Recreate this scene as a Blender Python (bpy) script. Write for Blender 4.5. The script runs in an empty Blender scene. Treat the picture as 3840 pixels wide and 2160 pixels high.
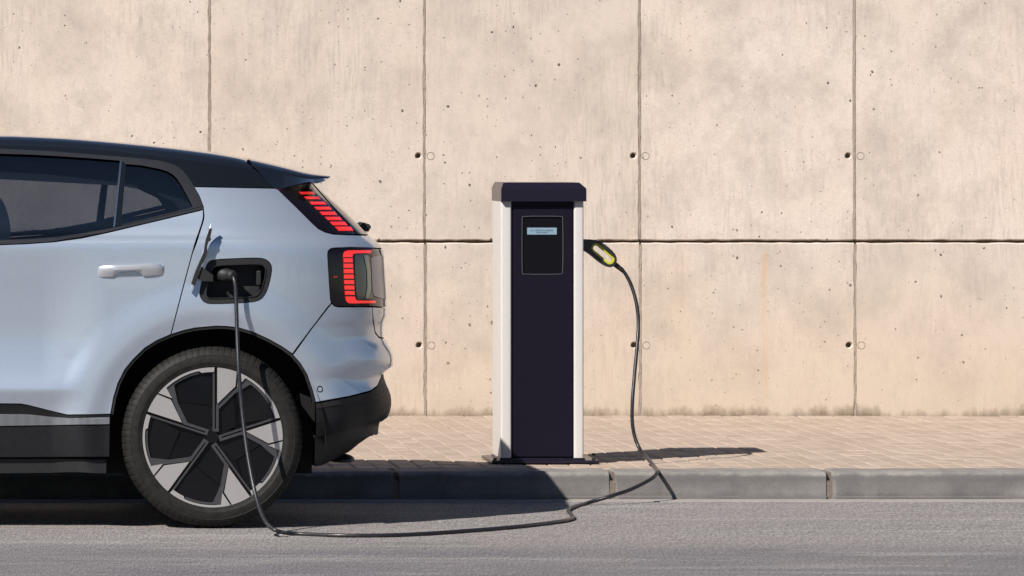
import bpy, bmesh, math, random
import numpy as np
from mathutils import Vector
from mathutils.geometry import delaunay_2d_cdt

# ------------------------------------------------------------------ camera, sky, sun
scene = bpy.context.scene
COL = scene.collection
F, VX, VY, H = 21615.0, -500.0, 522.0, 1.4916      # focal length and vanishing point in photo pixels, eye height
cam_data = bpy.data.cameras.new('camera')
cam = bpy.data.objects.new('camera', cam_data)
COL.objects.link(cam)
cam.location = (0, 0, H)
cam.rotation_euler = (math.radians(90), 0, 0)
cam_data.sensor_width = 36.0
cam_data.lens = F / 3840 * 36.0
cam_data.shift_x = (1920 - VX) / 3840
cam_data.shift_y = -(1080 - VY) / 3840
cam_data.clip_start = 0.5
cam_data.clip_end = 2000
scene.camera = cam

SUN_R, SUN_A = 0.79, 0.84                            # shadow shift to the right / away, per metre of height
world = bpy.data.worlds.new('World')
scene.world = world
world.use_nodes = True
wn = world.node_tree
bg = wn.nodes['Background']
sky = wn.nodes.new('ShaderNodeTexSky')
sky.sky_type = 'NISHITA'
sky.sun_disc = False
sky.sun_elevation = math.atan(1 / math.hypot(SUN_R, SUN_A))
sky.sun_rotation = math.atan2(-SUN_R, -SUN_A)
sky.air_density = 0.7
sky.dust_density = 0.1
wn.links.new(sky.outputs[0], bg.inputs[0])
bg.inputs[1].default_value = 0.05
sun_data = bpy.data.lights.new('sun', 'SUN')
sun_data.energy = 5.0
sun_data.angle = math.radians(0.5)
sun_data.color = (1.0, 0.94, 0.86)
sun = bpy.data.objects.new('sun', sun_data)
COL.objects.link(sun)
sun.rotation_euler = Vector((SUN_R, SUN_A, -1)).to_track_quat('-Z', 'Y').to_euler()
sun.location = (-10, -5, 20)
vs = scene.view_settings
vs.view_transform = 'Standard'
vs.look = 'None'
vs.gamma = 1.0
vs.use_curve_mapping = False
vs.exposure = 0.46
cy = scene.cycles
cy.max_bounces = 6; cy.diffuse_bounces = 3; cy.glossy_bounces = 3; cy.transmission_bounces = 4; cy.transparent_max_bounces = 8
cy.caustics_reflective = False; cy.caustics_refractive = False
cy.use_adaptive_sampling = True; cy.adaptive_threshold = 0.02

# ------------------------------------------------------------------ helpers
rnd = random.Random(7)

def WX(px, D): return (px - VX) * D / F
def WZ(py, D): return H - (py - VY) * D / F
def P3(px, py, D): return (WX(px, D), D, WZ(py, D))

def obj(name, mesh, mat=None, parent=None):
    o = bpy.data.objects.new(name, mesh)
    COL.objects.link(o)
    if mat is not None and not mesh.materials:
        mesh.materials.append(mat)
    if parent is not None:
        o.parent = parent
    return o

def empty(name, loc=(0, 0, 0)):
    o = bpy.data.objects.new(name, None)
    COL.objects.link(o)
    o.location = loc
    o.empty_display_size = 0.1
    return o

def tag(o, label=None, cat=None, group=None, kind=None):
    if label: o['label'] = label
    if cat: o['category'] = cat
    if group: o['group'] = group
    if kind: o['kind'] = kind
    return o

def mesh_from(verts, faces, smooth=False):
    me = bpy.data.meshes.new('m')
    me.from_pydata([tuple(v) for v in verts], [], [tuple(f) for f in faces])
    if smooth:
        me.polygons.foreach_set('use_smooth', [True] * len(me.polygons))
    me.update()
    return me

def fix_normals(me):
    bm = bmesh.new(); bm.from_mesh(me)
    bmesh.ops.recalc_face_normals(bm, faces=bm.faces)
    bm.to_mesh(me); bm.free()
    return me

def box_mesh(x0, x1, y0, y1, z0, z1, bev=0.0, seg=2):
    bm = bmesh.new()
    bmesh.ops.create_cube(bm, size=1)
    for v in bm.verts:
        v.co = ((x0 + x1) / 2 + v.co.x * (x1 - x0), (y0 + y1) / 2 + v.co.y * (y1 - y0), (z0 + z1) / 2 + v.co.z * (z1 - z0))
    if bev > 0:
        bmesh.ops.bevel(bm, geom=bm.edges[:], offset=bev, segments=seg, affect='EDGES', profile=0.5)
    me = bpy.data.meshes.new('m'); bm.to_mesh(me); bm.free()
    return me

def smooth_by_angle(me, ang=35):
    me.polygons.foreach_set('use_smooth', [True] * len(me.polygons))
    bm = bmesh.new(); bm.from_mesh(me)
    lim = math.radians(ang)
    for e in bm.edges:
        if len(e.link_faces) == 2 and e.calc_face_angle(0) > lim: e.smooth = False
    bm.to_mesh(me); bm.free()
    return me

def join_meshes(meshes):
    bm = bmesh.new()
    for m in meshes: bm.from_mesh(m)
    me = bpy.data.meshes.new('m'); bm.to_mesh(me); bm.free()
    return me

def pip(x, y, poly):
    c = False
    n = len(poly); j = n - 1
    for i in range(n):
        xi, yi = poly[i][0], poly[i][1]; xj, yj = poly[j][0], poly[j][1]
        if (yi > y) != (yj > y) and x < (xj - xi) * (y - yi) / (yj - yi) + xi: c = not c
        j = i
    return c

def pip_np(X, Y, poly):
    c = np.zeros(len(X), bool)
    n = len(poly); j = n - 1
    for i in range(n):
        xi, yi = poly[i][0], poly[i][1]; xj, yj = poly[j][0], poly[j][1]
        if yi != yj:
            c ^= ((yi > Y) != (yj > Y)) & (X < (xj - xi) * (Y - yi) / (yj - yi) + xi)
        j = i
    return c

def chaikin(pts, n=2, closed=False):
    for _ in range(n):
        out = []
        m = len(pts)
        rng = range(m if closed else m - 1)
        if not closed: out.append(pts[0])
        for i in rng:
            p, q = pts[i], pts[(i + 1) % m]
            out.append((0.75 * p[0] + 0.25 * q[0], 0.75 * p[1] + 0.25 * q[1]))
            out.append((0.25 * p[0] + 0.75 * q[0], 0.25 * p[1] + 0.75 * q[1]))
        if not closed: out.append(pts[-1])
        pts = out
    return pts

def triangulate(outer, holes, grid=None, scale=(1, 1)):
    """constrained triangulation of a polygon with holes and an inner grid; returns points, triangles, loops"""
    pts = []; edges = []; loops = []
    for lp in [outer] + list(holes):
        b = len(pts); pts += [tuple(p) for p in lp]
        idx = list(range(b, b + len(lp))); loops.append(idx)
        edges += [(idx[i], idx[(i + 1) % len(idx)]) for i in range(len(idx))]
    nb = len(pts)
    if grid:
        A = np.array(outer)
        x0, y0 = A.min(0); x1, y1 = A.max(0)
        gx = np.arange(x0 + grid * 0.5, x1, grid); gy = np.arange(y0 + grid * 0.5, y1, grid)
        if len(gx) and len(gy):
            GX, GY = np.meshgrid(gx, gy); GX = GX.ravel(); GY = GY.ravel()
            m = pip_np(GX, GY, outer)
            for h in holes: m &= ~pip_np(GX, GY, h)
            GX = GX[m]; GY = GY[m]
            if len(GX):
                B = np.array(pts[:nb])
                d = np.full(len(GX), 1e9)
                for k in range(nb):
                    d = np.minimum(d, (GX - B[k, 0]) ** 2 + (GY - B[k, 1]) ** 2)
                keep = d > (grid * 0.45) ** 2
                pts += list(zip(GX[keep].tolist(), GY[keep].tolist()))
    res = delaunay_2d_cdt([Vector((p[0] * scale[0], p[1] * scale[1])) for p in pts], edges, [], 0, 1e-7)
    V, Fc, orig = res[0], res[2], res[3]
    vv = [(v.x / scale[0], v.y / scale[1]) for v in V]
    cx = np.array([sum(vv[i][0] for i in f) / len(f) for f in Fc]); cy = np.array([sum(vv[i][1] for i in f) / len(f) for f in Fc])
    m = pip_np(cx, cy, outer)
    for h in holes: m &= ~pip_np(cx, cy, h)
    tris = [tuple(f) for f, k in zip(Fc, m) if k]
    back = {}
    for i, o in enumerate(orig):
        for k in o: back[k] = i
    loops = [[back.get(i, i) for i in lp] for lp in loops]
    return vv, tris, loops

def prism_xz(outer, holes, y0, y1):
    """solid plate: outline in x,z extruded from depth y0 (front) to y1"""
    vv, tris, loops = triangulate(outer, holes)
    n = len(vv)
    verts = [(p[0], y0, p[1]) for p in vv] + [(p[0], y1, p[1]) for p in vv]
    faces = [t for t in tris] + [tuple(n + i for i in reversed(t)) for t in tris]
    for lp in loops:
        for i in range(len(lp)):
            a, b = lp[i], lp[(i + 1) % len(lp)]
            faces.append((a, b, n + b, n + a))
    return fix_normals(mesh_from(verts, faces))

def tube(points, radii, seg=12, cap=True):
    pts = [Vector(p) for p in points]
    n = len(pts)
    if not hasattr(radii, '__len__'): radii = [radii] * n
    verts = []; faces = []
    t0 = (pts[1] - pts[0]).normalized()
    ref = Vector((0, 0, 1)) if abs(t0.z) < 0.9 else Vector((1, 0, 0))
    u = t0.cross(ref).normalized()
    for i, p in enumerate(pts):
        t = (pts[min(i + 1, n - 1)] - pts[max(i - 1, 0)]).normalized()
        u = (u - t * u.dot(t)).normalized()
        v = t.cross(u)
        for k in range(seg):
            a = 2 * math.pi * k / seg
            verts.append(p + (u * math.cos(a) + v * math.sin(a)) * radii[i])
    for i in range(n - 1):
        for k in range(seg):
            k2 = (k + 1) % seg
            faces.append((i * seg + k, i * seg + k2, (i + 1) * seg + k2, (i + 1) * seg + k))
    if cap:
        faces.append(tuple(range(seg - 1, -1, -1)))
        faces.append(tuple((n - 1) * seg + k for k in range(seg)))
    return fix_normals(mesh_from(verts, faces, True))

def catmull(pts, sub=8):
    P = [np.array(p, float) for p in pts]
    P = [2 * P[0] - P[1]] + P + [2 * P[-1] - P[-2]]
    out = []
    for i in range(1, len(P) - 2):
        p0, p1, p2, p3 = P[i - 1], P[i], P[i + 1], P[i + 2]
        for k in range(sub):
            t = k / sub
            out.append(0.5 * ((2 * p1) + (-p0 + p2) * t + (2 * p0 - 5 * p1 + 4 * p2 - p3) * t * t + (-p0 + 3 * p1 - 3 * p2 + p3) * t ** 3))
    out.append(P[-2])
    return [tuple(p) for p in out]

def sstep(a, b, x):
    t = max(0.0, min(1.0, (x - a) / (b - a)))
    return t * t * (3 - 2 * t)

# ------------------------------------------------------------------ materials
class NT:
    def __init__(self, name):
        self.m = bpy.data.materials.new(name); self.m.use_nodes = True
        self.t = self.m.node_tree; self.n = self.t.nodes
        self.b = self.n['Principled BSDF']
    def node(self, typ, **kw):
        n = self.n.new(typ)
        for k, v in kw.items(): setattr(n, k, v)
        return n
    def link(self, a, b): self.t.links.new(a, b)
    def set(self, **kw):
        for k, v in kw.items():
            self.b.inputs[k.replace('_', ' ')].default_value = v
    def coord(self, scale=(1, 1, 1), loc=(0, 0, 0), src='Object'):
        tc = self.node('ShaderNodeTexCoord'); mp = self.node('ShaderNodeMapping')
        mp.inputs['Scale'].default_value = scale; mp.inputs['Location'].default_value = loc
        self.link(tc.outputs[src], mp.inputs['Vector']); return mp.outputs[0]
    def noise(self, vec, scale, detail=4, rough=0.55, out=0):
        n = self.node('ShaderNodeTexNoise'); n.inputs['Scale'].default_value = scale
        n.inputs['Detail'].default_value = detail; n.inputs['Roughness'].default_value = rough
        self.link(vec, n.inputs['Vector']); return n.outputs[out]
    def ramp(self, fac, stops):
        n = self.node('ShaderNodeValToRGB'); e = n.color_ramp.elements
        while len(e) < len(stops): e.new(0.5)
        for k, (p, c) in enumerate(stops):
            e[k].position = p; e[k].color = (c, c, c, 1) if not hasattr(c, '__len__') else (*c, 1)
        self.link(fac, n.inputs[0]); return n.outputs[0]
    def mix(self, fac, a, b, mode='MIX'):
        n = self.node('ShaderNodeMix', data_type='RGBA', blend_type=mode)
        for v, s in ((fac, n.inputs[0]), (a, n.inputs[6]), (b, n.inputs[7])):
            if hasattr(v, 'links'): self.link(v, s)
            elif hasattr(v, '__len__'): s.default_value = (*v, 1)
            else: s.default_value = v
        return n.outputs[2]
    def math(self, op, a, b=None, c=None):
        n = self.node('ShaderNodeMath', operation=op)
        for v, s in zip((a, b, c), n.inputs):
            if v is None: continue
            if hasattr(v, 'links'): self.link(v, s)
            else: s.default_value = v
        return n.outputs[0]
    def bump(self, h, strength=0.5, dist=0.01, prev=None):
        n = self.node('ShaderNodeBump'); n.inputs['Strength'].default_value = strength
        n.inputs['Distance'].default_value = dist
        self.link(h, n.inputs['Height'])
        if prev is not None: self.link(prev, n.inputs['Normal'])
        return n.outputs[0]
    def color(self, c): self.link(c, self.b.inputs['Base Color'])
    def normal(self, c): self.link(c, self.b.inputs['Normal'])
    def rough(self, c): self.link(c, self.b.inputs['Roughness'])

def simple(name, col, rough=0.5, metal=0.0, coat=0.0, noise=0.0, nscale=60, emit=None, es=0.0, spec=0.5):
    k = NT(name)
    k.set(Base_Color=(*col, 1), Roughness=rough, Metallic=metal, Coat_Weight=coat, Specular_IOR_Level=spec)
    k.b.inputs['Coat Roughness'].default_value = 0.03
    v = k.coord()
    n = k.noise(v, nscale, 3)
    f = k.ramp(n, [(0.3, 1 - noise), (0.7, 1 + noise * 0.5)])
    k.color(k.mix(1.0, col, f, 'MULTIPLY'))
    if noise > 0.045:
        k.rough(k.ramp(n, [(0.3, max(0, rough - 0.08)), (0.7, min(1, rough + 0.08))]))
    if emit:
        k.b.inputs['Emission Color'].default_value = (*emit, 1)
        k.b.inputs['Emission Strength'].default_value = es
    return k.m

def concrete_wall_mat():
    k = NT('cast_concrete')
    v = k.coord()
    big = k.noise(v, 1.3, 3, 0.6)
    cloud = k.noise(k.coord((1, 1, 0.85), (3, 0, 1)), 3.4, 5, 0.72)
    col = k.mix(k.ramp(big, [(0.35, 0.0), (0.68, 1.0)]), (0.635, 0.545, 0.470), (0.63, 0.562, 0.515))
    info = k.node('ShaderNodeObjectInfo')
    col = k.mix(k.math('MULTIPLY', info.outputs['Random'], 0.45), col, (0.50, 0.435, 0.375))
    pink = k.noise(k.coord((1, 1, 0.6), (8, 1, 4)), 2.1, 3)
    och = k.noise(k.coord((2.2, 1, 0.7), (1, 7, 2)), 1.0, 3)
    col = k.mix(k.ramp(och, [(0.54, 0.0), (0.78, 0.5)]), col, (0.56, 0.44, 0.31))
    col = k.mix(k.ramp(pink, [(0.5, 0.0), (0.75, 0.35)]), col, (0.62, 0.49, 0.44))
    col = k.mix(k.ramp(cloud, [(0.44, 0.0), (0.70, 0.72)]), col, (0.39, 0.345, 0.31))
    # vertical trowel / formwork streaks
    st = k.noise(k.coord((85, 85, 9)), 1.0, 3, 0.62)
    patch = k.ramp(k.noise(k.coord((1, 1, 0.7), (5, 2, 0)), 1.9, 4), [(0.42, 0.0), (0.66, 1.0)])
    col = k.mix(k.math('MULTIPLY', k.ramp(st, [(0.47, 0.0), (0.72, 0.5)]), patch), col, (0.31, 0.275, 0.255))
    st2 = k.noise(k.coord((12, 12, 8), (1, 0, 2)), 1.0, 4, 0.75)
    col = k.mix(k.ramp(st2, [(0.50, 0.0), (0.76, 0.45)]), col, (0.40, 0.35, 0.315))
    fine = k.noise(v, 160, 2)
    col = k.mix(k.ramp(fine, [(0.3, 0.22), (0.6, 0.0)]), col, (0.30, 0.25, 0.21))
    # air bubbles; the dark pit colour paints in their dirt and inner shade
    low0 = k.node('ShaderNodeSeparateXYZ'); k.link(v, low0.inputs[0])
    cmb = k.node('ShaderNodeCombineXYZ'); k.link(low0.outputs[0], cmb.inputs[0]); k.link(k.math('MULTIPLY', low0.outputs[2], 0.85), cmb.inputs[1])
    wob = k.node('ShaderNodeTexNoise', noise_dimensions='2D'); wob.inputs['Scale'].default_value = 48; wob.inputs['Detail'].default_value = 2
    k.link(cmb.outputs[0], wob.inputs['Vector'])
    wv_ = k.node('ShaderNodeVectorMath', operation='MULTIPLY_ADD')
    k.link(wob.outputs['Color'], wv_.inputs[0]); wv_.inputs[1].default_value = (0.013, 0.013, 0.0); k.link(cmb.outputs[0], wv_.inputs[2])
    crowd = k.ramp(k.noise(k.coord((1, 1, 1), (2, 3, 5)), 1.7, 2), [(0.35, 0.45), (0.62, 1.0)])
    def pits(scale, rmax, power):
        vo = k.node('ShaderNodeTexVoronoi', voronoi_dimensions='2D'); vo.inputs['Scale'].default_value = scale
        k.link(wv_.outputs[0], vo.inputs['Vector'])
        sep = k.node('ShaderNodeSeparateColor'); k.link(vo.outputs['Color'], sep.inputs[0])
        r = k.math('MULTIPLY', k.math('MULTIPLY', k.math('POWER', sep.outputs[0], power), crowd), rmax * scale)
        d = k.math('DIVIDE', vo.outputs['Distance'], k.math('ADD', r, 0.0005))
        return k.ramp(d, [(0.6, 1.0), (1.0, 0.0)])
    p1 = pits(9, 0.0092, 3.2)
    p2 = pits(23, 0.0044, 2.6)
    low = k.node('ShaderNodeSeparateXYZ'); k.link(v, low.inputs[0])
    hgt = k.math('SUBTRACT', low.outputs[2], 0.12)
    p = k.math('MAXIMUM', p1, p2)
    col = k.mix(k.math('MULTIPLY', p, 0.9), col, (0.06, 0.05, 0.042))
    # damp dirt and mould growing from the pavement
    reach = k.math('MULTIPLY', k.ramp(k.noise(k.coord((3.0, 1, 0.0), (7, 0, 0)), 1.0, 4, 0.7), [(0.36, 0.06), (0.72, 1.0)]), 0.085)
    edge = k.math('SUBTRACT', k.math('ADD', reach, 0.006), k.math('ADD', hgt, k.math('MULTIPLY', k.math('SUBTRACT', k.noise(k.coord((40, 40, 22)), 1.0, 4, 0.75), 0.5), 0.075)))
    dirt = k.math('MULTIPLY', k.ramp(k.math('MULTIPLY_ADD', edge, 12.0, 0.35), [(0.3, 0.0), (0.6, 0.35), (1.0, 0.75)]), k.ramp(hgt, [(0.05, 1.0), (0.11, 0.0)]))
    warm = k.ramp(k.math('DIVIDE', hgt, 0.85), [(0.0, 0.5), (0.5, 0.25), (1.0, 0.0)])
    col = k.mix(warm, col, (0.50, 0.40, 0.295))
    col = k.mix(dirt, col, (0.125, 0.09, 0.058))
    # one rust run below the joint
    dx = k.math('ABSOLUTE', k.math('SUBTRACT', low.outputs[0], k.math('MULTIPLY_ADD', k.noise(k.coord((0.1, 0.1, 3)), 1.0, 2), 0.02, WX(2862, 28.57))))
    rr = k.math('MULTIPLY', k.ramp(dx, [(0.0, 1.0), (0.016, 0.0)]), k.ramp(hgt, [(0.05, 0.0), (0.2, 0.5), (0.80, 0.45), (0.84, 0.0)]))
    rr = k.math('MULTIPLY', rr, k.ramp(k.noise(k.coord((60, 1, 4)), 1.0, 3), [(0.35, 0.2), (0.6, 1.0)]))
    col = k.mix(rr, col, (0.60, 0.33, 0.10))
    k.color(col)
    k.set(Roughness=0.9, Specular_IOR_Level=0.2)
    b = k.bump(k.math('SUBTRACT', 1.0, p1), 0.5, 0.004)
    b = k.bump(fine, 0.35, 0.0015, b)
    k.normal(b)
    return k.m

def paver_mat():
    k = NT('concrete_paver')
    v = k.coord(src='Object')
    geo = k.node('ShaderNodeNewGeometry')
    pos = geo.outputs['Position']
    info = k.node('ShaderNodeObjectInfo')
    rn = k.math('FRACT', k.math('ADD', info.outputs['Random'], geo.outputs['Random Per Island']))
    col = k.mix(rn, (0.375, 0.297, 0.245), (0.46, 0.372, 0.312))
    n1 = k.noise(pos, 3.0, 4)
    col = k.mix(k.ramp(n1, [(0.4, 0.0), (0.7, 0.5)]), col, (0.375, 0.30, 0.23))
    n2 = k.noise(pos, 220, 3)
    col = k.mix(k.ramp(n2, [(0.35, 0.35), (0.6, 0.0)]), col, (0.20, 0.155, 0.125))
    n3 = k.noise(pos, 30, 4)
    col = k.mix(k.ramp(n3, [(0.55, 0.0), (0.8, 0.35)]), col, (0.43, 0.345, 0.29))
    k.color(col); k.set(Roughness=0.88, Specular_IOR_Level=0.25)
    k.normal(k.bump(n2, 0.5, 0.002))
    return k.m

def kerb_mat():
    k = NT('kerb_concrete')
    v = k.coord()
    n = k.noise(v, 7, 6, 0.65); f = k.noise(v, 260, 3)
    col = k.mix(k.ramp(n, [(0.3, 0.0), (0.7, 1.0)]), (0.155, 0.148, 0.146), (0.31, 0.288, 0.275))
    col = k.mix(k.ramp(f, [(0.35, 0.5), (0.55, 0.0)]), col, (0.08, 0.072, 0.068))
    sep = k.node('ShaderNodeSeparateXYZ'); k.link(v, sep.inputs[0])
    # scuffed tyre rubber along the face, worn clean on top
    band = k.ramp(k.math('ADD', sep.outputs[2], k.math('MULTIPLY', n, 0.03)), [(0.03, 0.7), (0.05, 0.42), (0.085, 0.5), (0.112, 0.75), (0.124, 0.0)])
    col = k.mix(band, col, (0.085, 0.083, 0.085))
    k.color(col); k.set(Roughness=0.85, Specular_IOR_Level=0.3)
    b = k.bump(n, 0.3, 0.006); k.normal(k.bump(f, 0.4, 0.0015, b))
    return k.m

def asphalt_mat():
    k = NT('asphalt')
    v = k.coord()
    agg = k.node('ShaderNodeTexVoronoi'); agg.inputs['Scale'].default_value = 105
    k.link(v, agg.inputs['Vector'])
    sep = k.node('ShaderNodeSeparateColor'); k.link(agg.outputs['Color'], sep.inputs[0])
    col = k.mix(k.ramp(sep.outputs[0], [(0.0, 0.0), (0.85, 0.5), (1.0, 1.0)]), (0.228, 0.215, 0.216), (0.495, 0.468, 0.466))
    gaps = k.ramp(agg.outputs['Distance'], [(0.35, 0.0), (0.75, 0.7)])
    col = k.mix(gaps, col, (0.075, 0.07, 0.073))
    fine = k.noise(v, 420, 2)
    col = k.mix(k.ramp(fine, [(0.35, 0.4), (0.6, 0.0)]), col, (0.085, 0.08, 0.082))
    grain = k.noise(k.coord((190, 14, 1)), 1.0, 3, 0.75)
    spark = k.ramp(sep.outputs[1], [(0.965, 0.0), (0.985, 1.0)])
    col = k.mix(k.math('MULTIPLY', spark, 0.7), col, (0.42, 0.39, 0.38))
    # worn and darker bands along the lane
    lane = k.noise(k.coord((0.35, 1.3, 1), (3, 0.4, 0)), 1.0, 4, 0.7)
    col = k.mix(k.ramp(lane, [(0.48, 0.0), (0.75, 0.4)]), col, (0.15, 0.142, 0.146))
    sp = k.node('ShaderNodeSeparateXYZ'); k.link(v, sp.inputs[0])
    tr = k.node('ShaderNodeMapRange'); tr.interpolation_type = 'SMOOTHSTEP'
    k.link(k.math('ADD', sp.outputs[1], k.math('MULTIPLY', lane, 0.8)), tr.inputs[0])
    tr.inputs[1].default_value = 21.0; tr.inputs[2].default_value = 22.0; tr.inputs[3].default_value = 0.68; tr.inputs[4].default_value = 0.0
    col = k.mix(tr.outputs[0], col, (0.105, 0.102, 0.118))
    # thin paving seam
    seam = k.math('ABSOLUTE', k.math('SUBTRACT', sp.outputs[1], k.math('MULTIPLY_ADD', k.noise(k.coord((2, 0.1, 1)), 1.0, 3), 0.03, 22.23)))
    sm = k.math('MULTIPLY', k.ramp(seam, [(0.0, 1.0), (0.012, 0.0)]), k.ramp(k.noise(k.coord((6, 1, 1)), 1.0, 4), [(0.45, 0.0), (0.6, 0.8)]))
    col = k.mix(sm, col, (0.03, 0.027, 0.027))
    wear = k.noise(k.coord((0.5, 3.2, 1), (9, 1, 0)), 1.0, 4, 0.7)
    col = k.mix(k.ramp(wear, [(0.52, 0.0), (0.72, 0.45)]), col, (0.42, 0.395, 0.39))
    big = k.noise(v, 0.9, 4)
    col = k.mix(k.ramp(big, [(0.4, 0.0), (0.7, 0.35)]), col, (0.27, 0.238, 0.23))
    col = k.mix(1.0, col, k.ramp(grain, [(0.28, 0.38), (0.5, 1.0), (0.74, 1.75)]), 'MULTIPLY')
    oil = k.noise(k.coord((1.6, 0.9, 1), (4, 2, 0)), 1.0, 4, 0.7)
    col = k.mix(k.ramp(oil, [(0.60, 0.0), (0.72, 0.5)]), col, (0.09, 0.084, 0.083))
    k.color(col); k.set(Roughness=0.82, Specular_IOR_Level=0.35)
    b = k.bump(agg.outputs['Distance'], 0.8, 0.004)
    k.normal(b)
    return k.m

def sand_mat(name, col, dark=0.4):
    k = NT(name); geo = k.node('ShaderNodeNewGeometry')
    n = k.noise(geo.outputs['Position'], 90, 5, 0.7); n2 = k.noise(geo.outputs['Position'], 6, 3)
    c = k.mix(k.ramp(n, [(0.3, 0.0), (0.7, 1.0)]), tuple(x * (dark - 0.05) for x in col), col)
    c = k.mix(k.ramp(n2, [(0.35, 0.6), (0.65, 0.0)]), c, tuple(x * dark for x in col))
    k.color(c); k.set(Roughness=0.95, Specular_IOR_Level=0.1)
    k.normal(k.bump(n, 0.8, 0.006)); return k.m

def paint_mat():
    k = NT('metallic_paint')
    v = k.coord()
    fl = k.node('ShaderNodeTexVoronoi'); fl.inputs['Scale'].default_value = 900
    k.link(v, fl.inputs['Vector'])
    sep = k.node('ShaderNodeSeparateColor'); k.link(fl.outputs['Color'], sep.inputs[0])
    c = k.mix(sep.outputs[0], (0.425, 0.495, 0.605), (0.515, 0.59, 0.70))
    k.color(c)
    k.set(Metallic=0.58, Roughness=0.31, Coat_Weight=1.0)
    k.b.inputs['Coat Roughness'].default_value = 0.02
    k.b.inputs['Coat IOR'].default_value = 1.6
    return k.m

def glass_mat(name, tint, refl=1.0):
    k = NT(name)
    k.n.remove(k.b)
    out = k.n['Material Output']
    tr = k.node('ShaderNodeBsdfTransparent'); tr.inputs[0].default_value = (*tint, 1)
    gl = k.node('ShaderNodeBsdfGlossy'); gl.inputs['Roughness'].default_value = 0.015
    gl.inputs['Color'].default_value = (refl, refl, refl, 1)
    fr = k.node('ShaderNodeFresnel'); fr.inputs[0].default_value = 1.5
    mx = k.node('ShaderNodeMixShader')
    fac = k.ramp(fr.outputs[0], [(0.0, 0.09), (1.0, 1.0)])
    k.link(fac, mx.inputs[0]); k.link(tr.outputs[0], mx.inputs[1]); k.link(gl.outputs[0], mx.inputs[2])
    k.link(mx.outputs[0], out.inputs[0])
    return k.m

def rubber_mat():
    k = NT('tyre_rubber'); v = k.coord()
    n = k.noise(v, 35, 5, 0.65)
    k.color(k.mix(k.ramp(n, [(0.35, 0.0), (0.75, 1.0)]), (0.011, 0.011, 0.011), (0.024, 0.023, 0.022)))
    k.set(Roughness=0.6, Specular_IOR_Level=0.18)
    k.normal(k.bump(k.noise(v, 400, 2), 0.15, 0.001)); return k.m

def lcd_mat():
    k = NT('lcd_screen'); v = k.coord()
    n = k.noise(v, 20, 3)
    c = k.mix(n, (0.17, 0.27, 0.37), (0.24, 0.35, 0.42))
    k.color(c); k.set(Roughness=0.25)
    k.link(c, k.b.inputs['Emission Color']); k.b.inputs['Emission Strength'].default_value = 0.03
    return k.m

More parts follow.
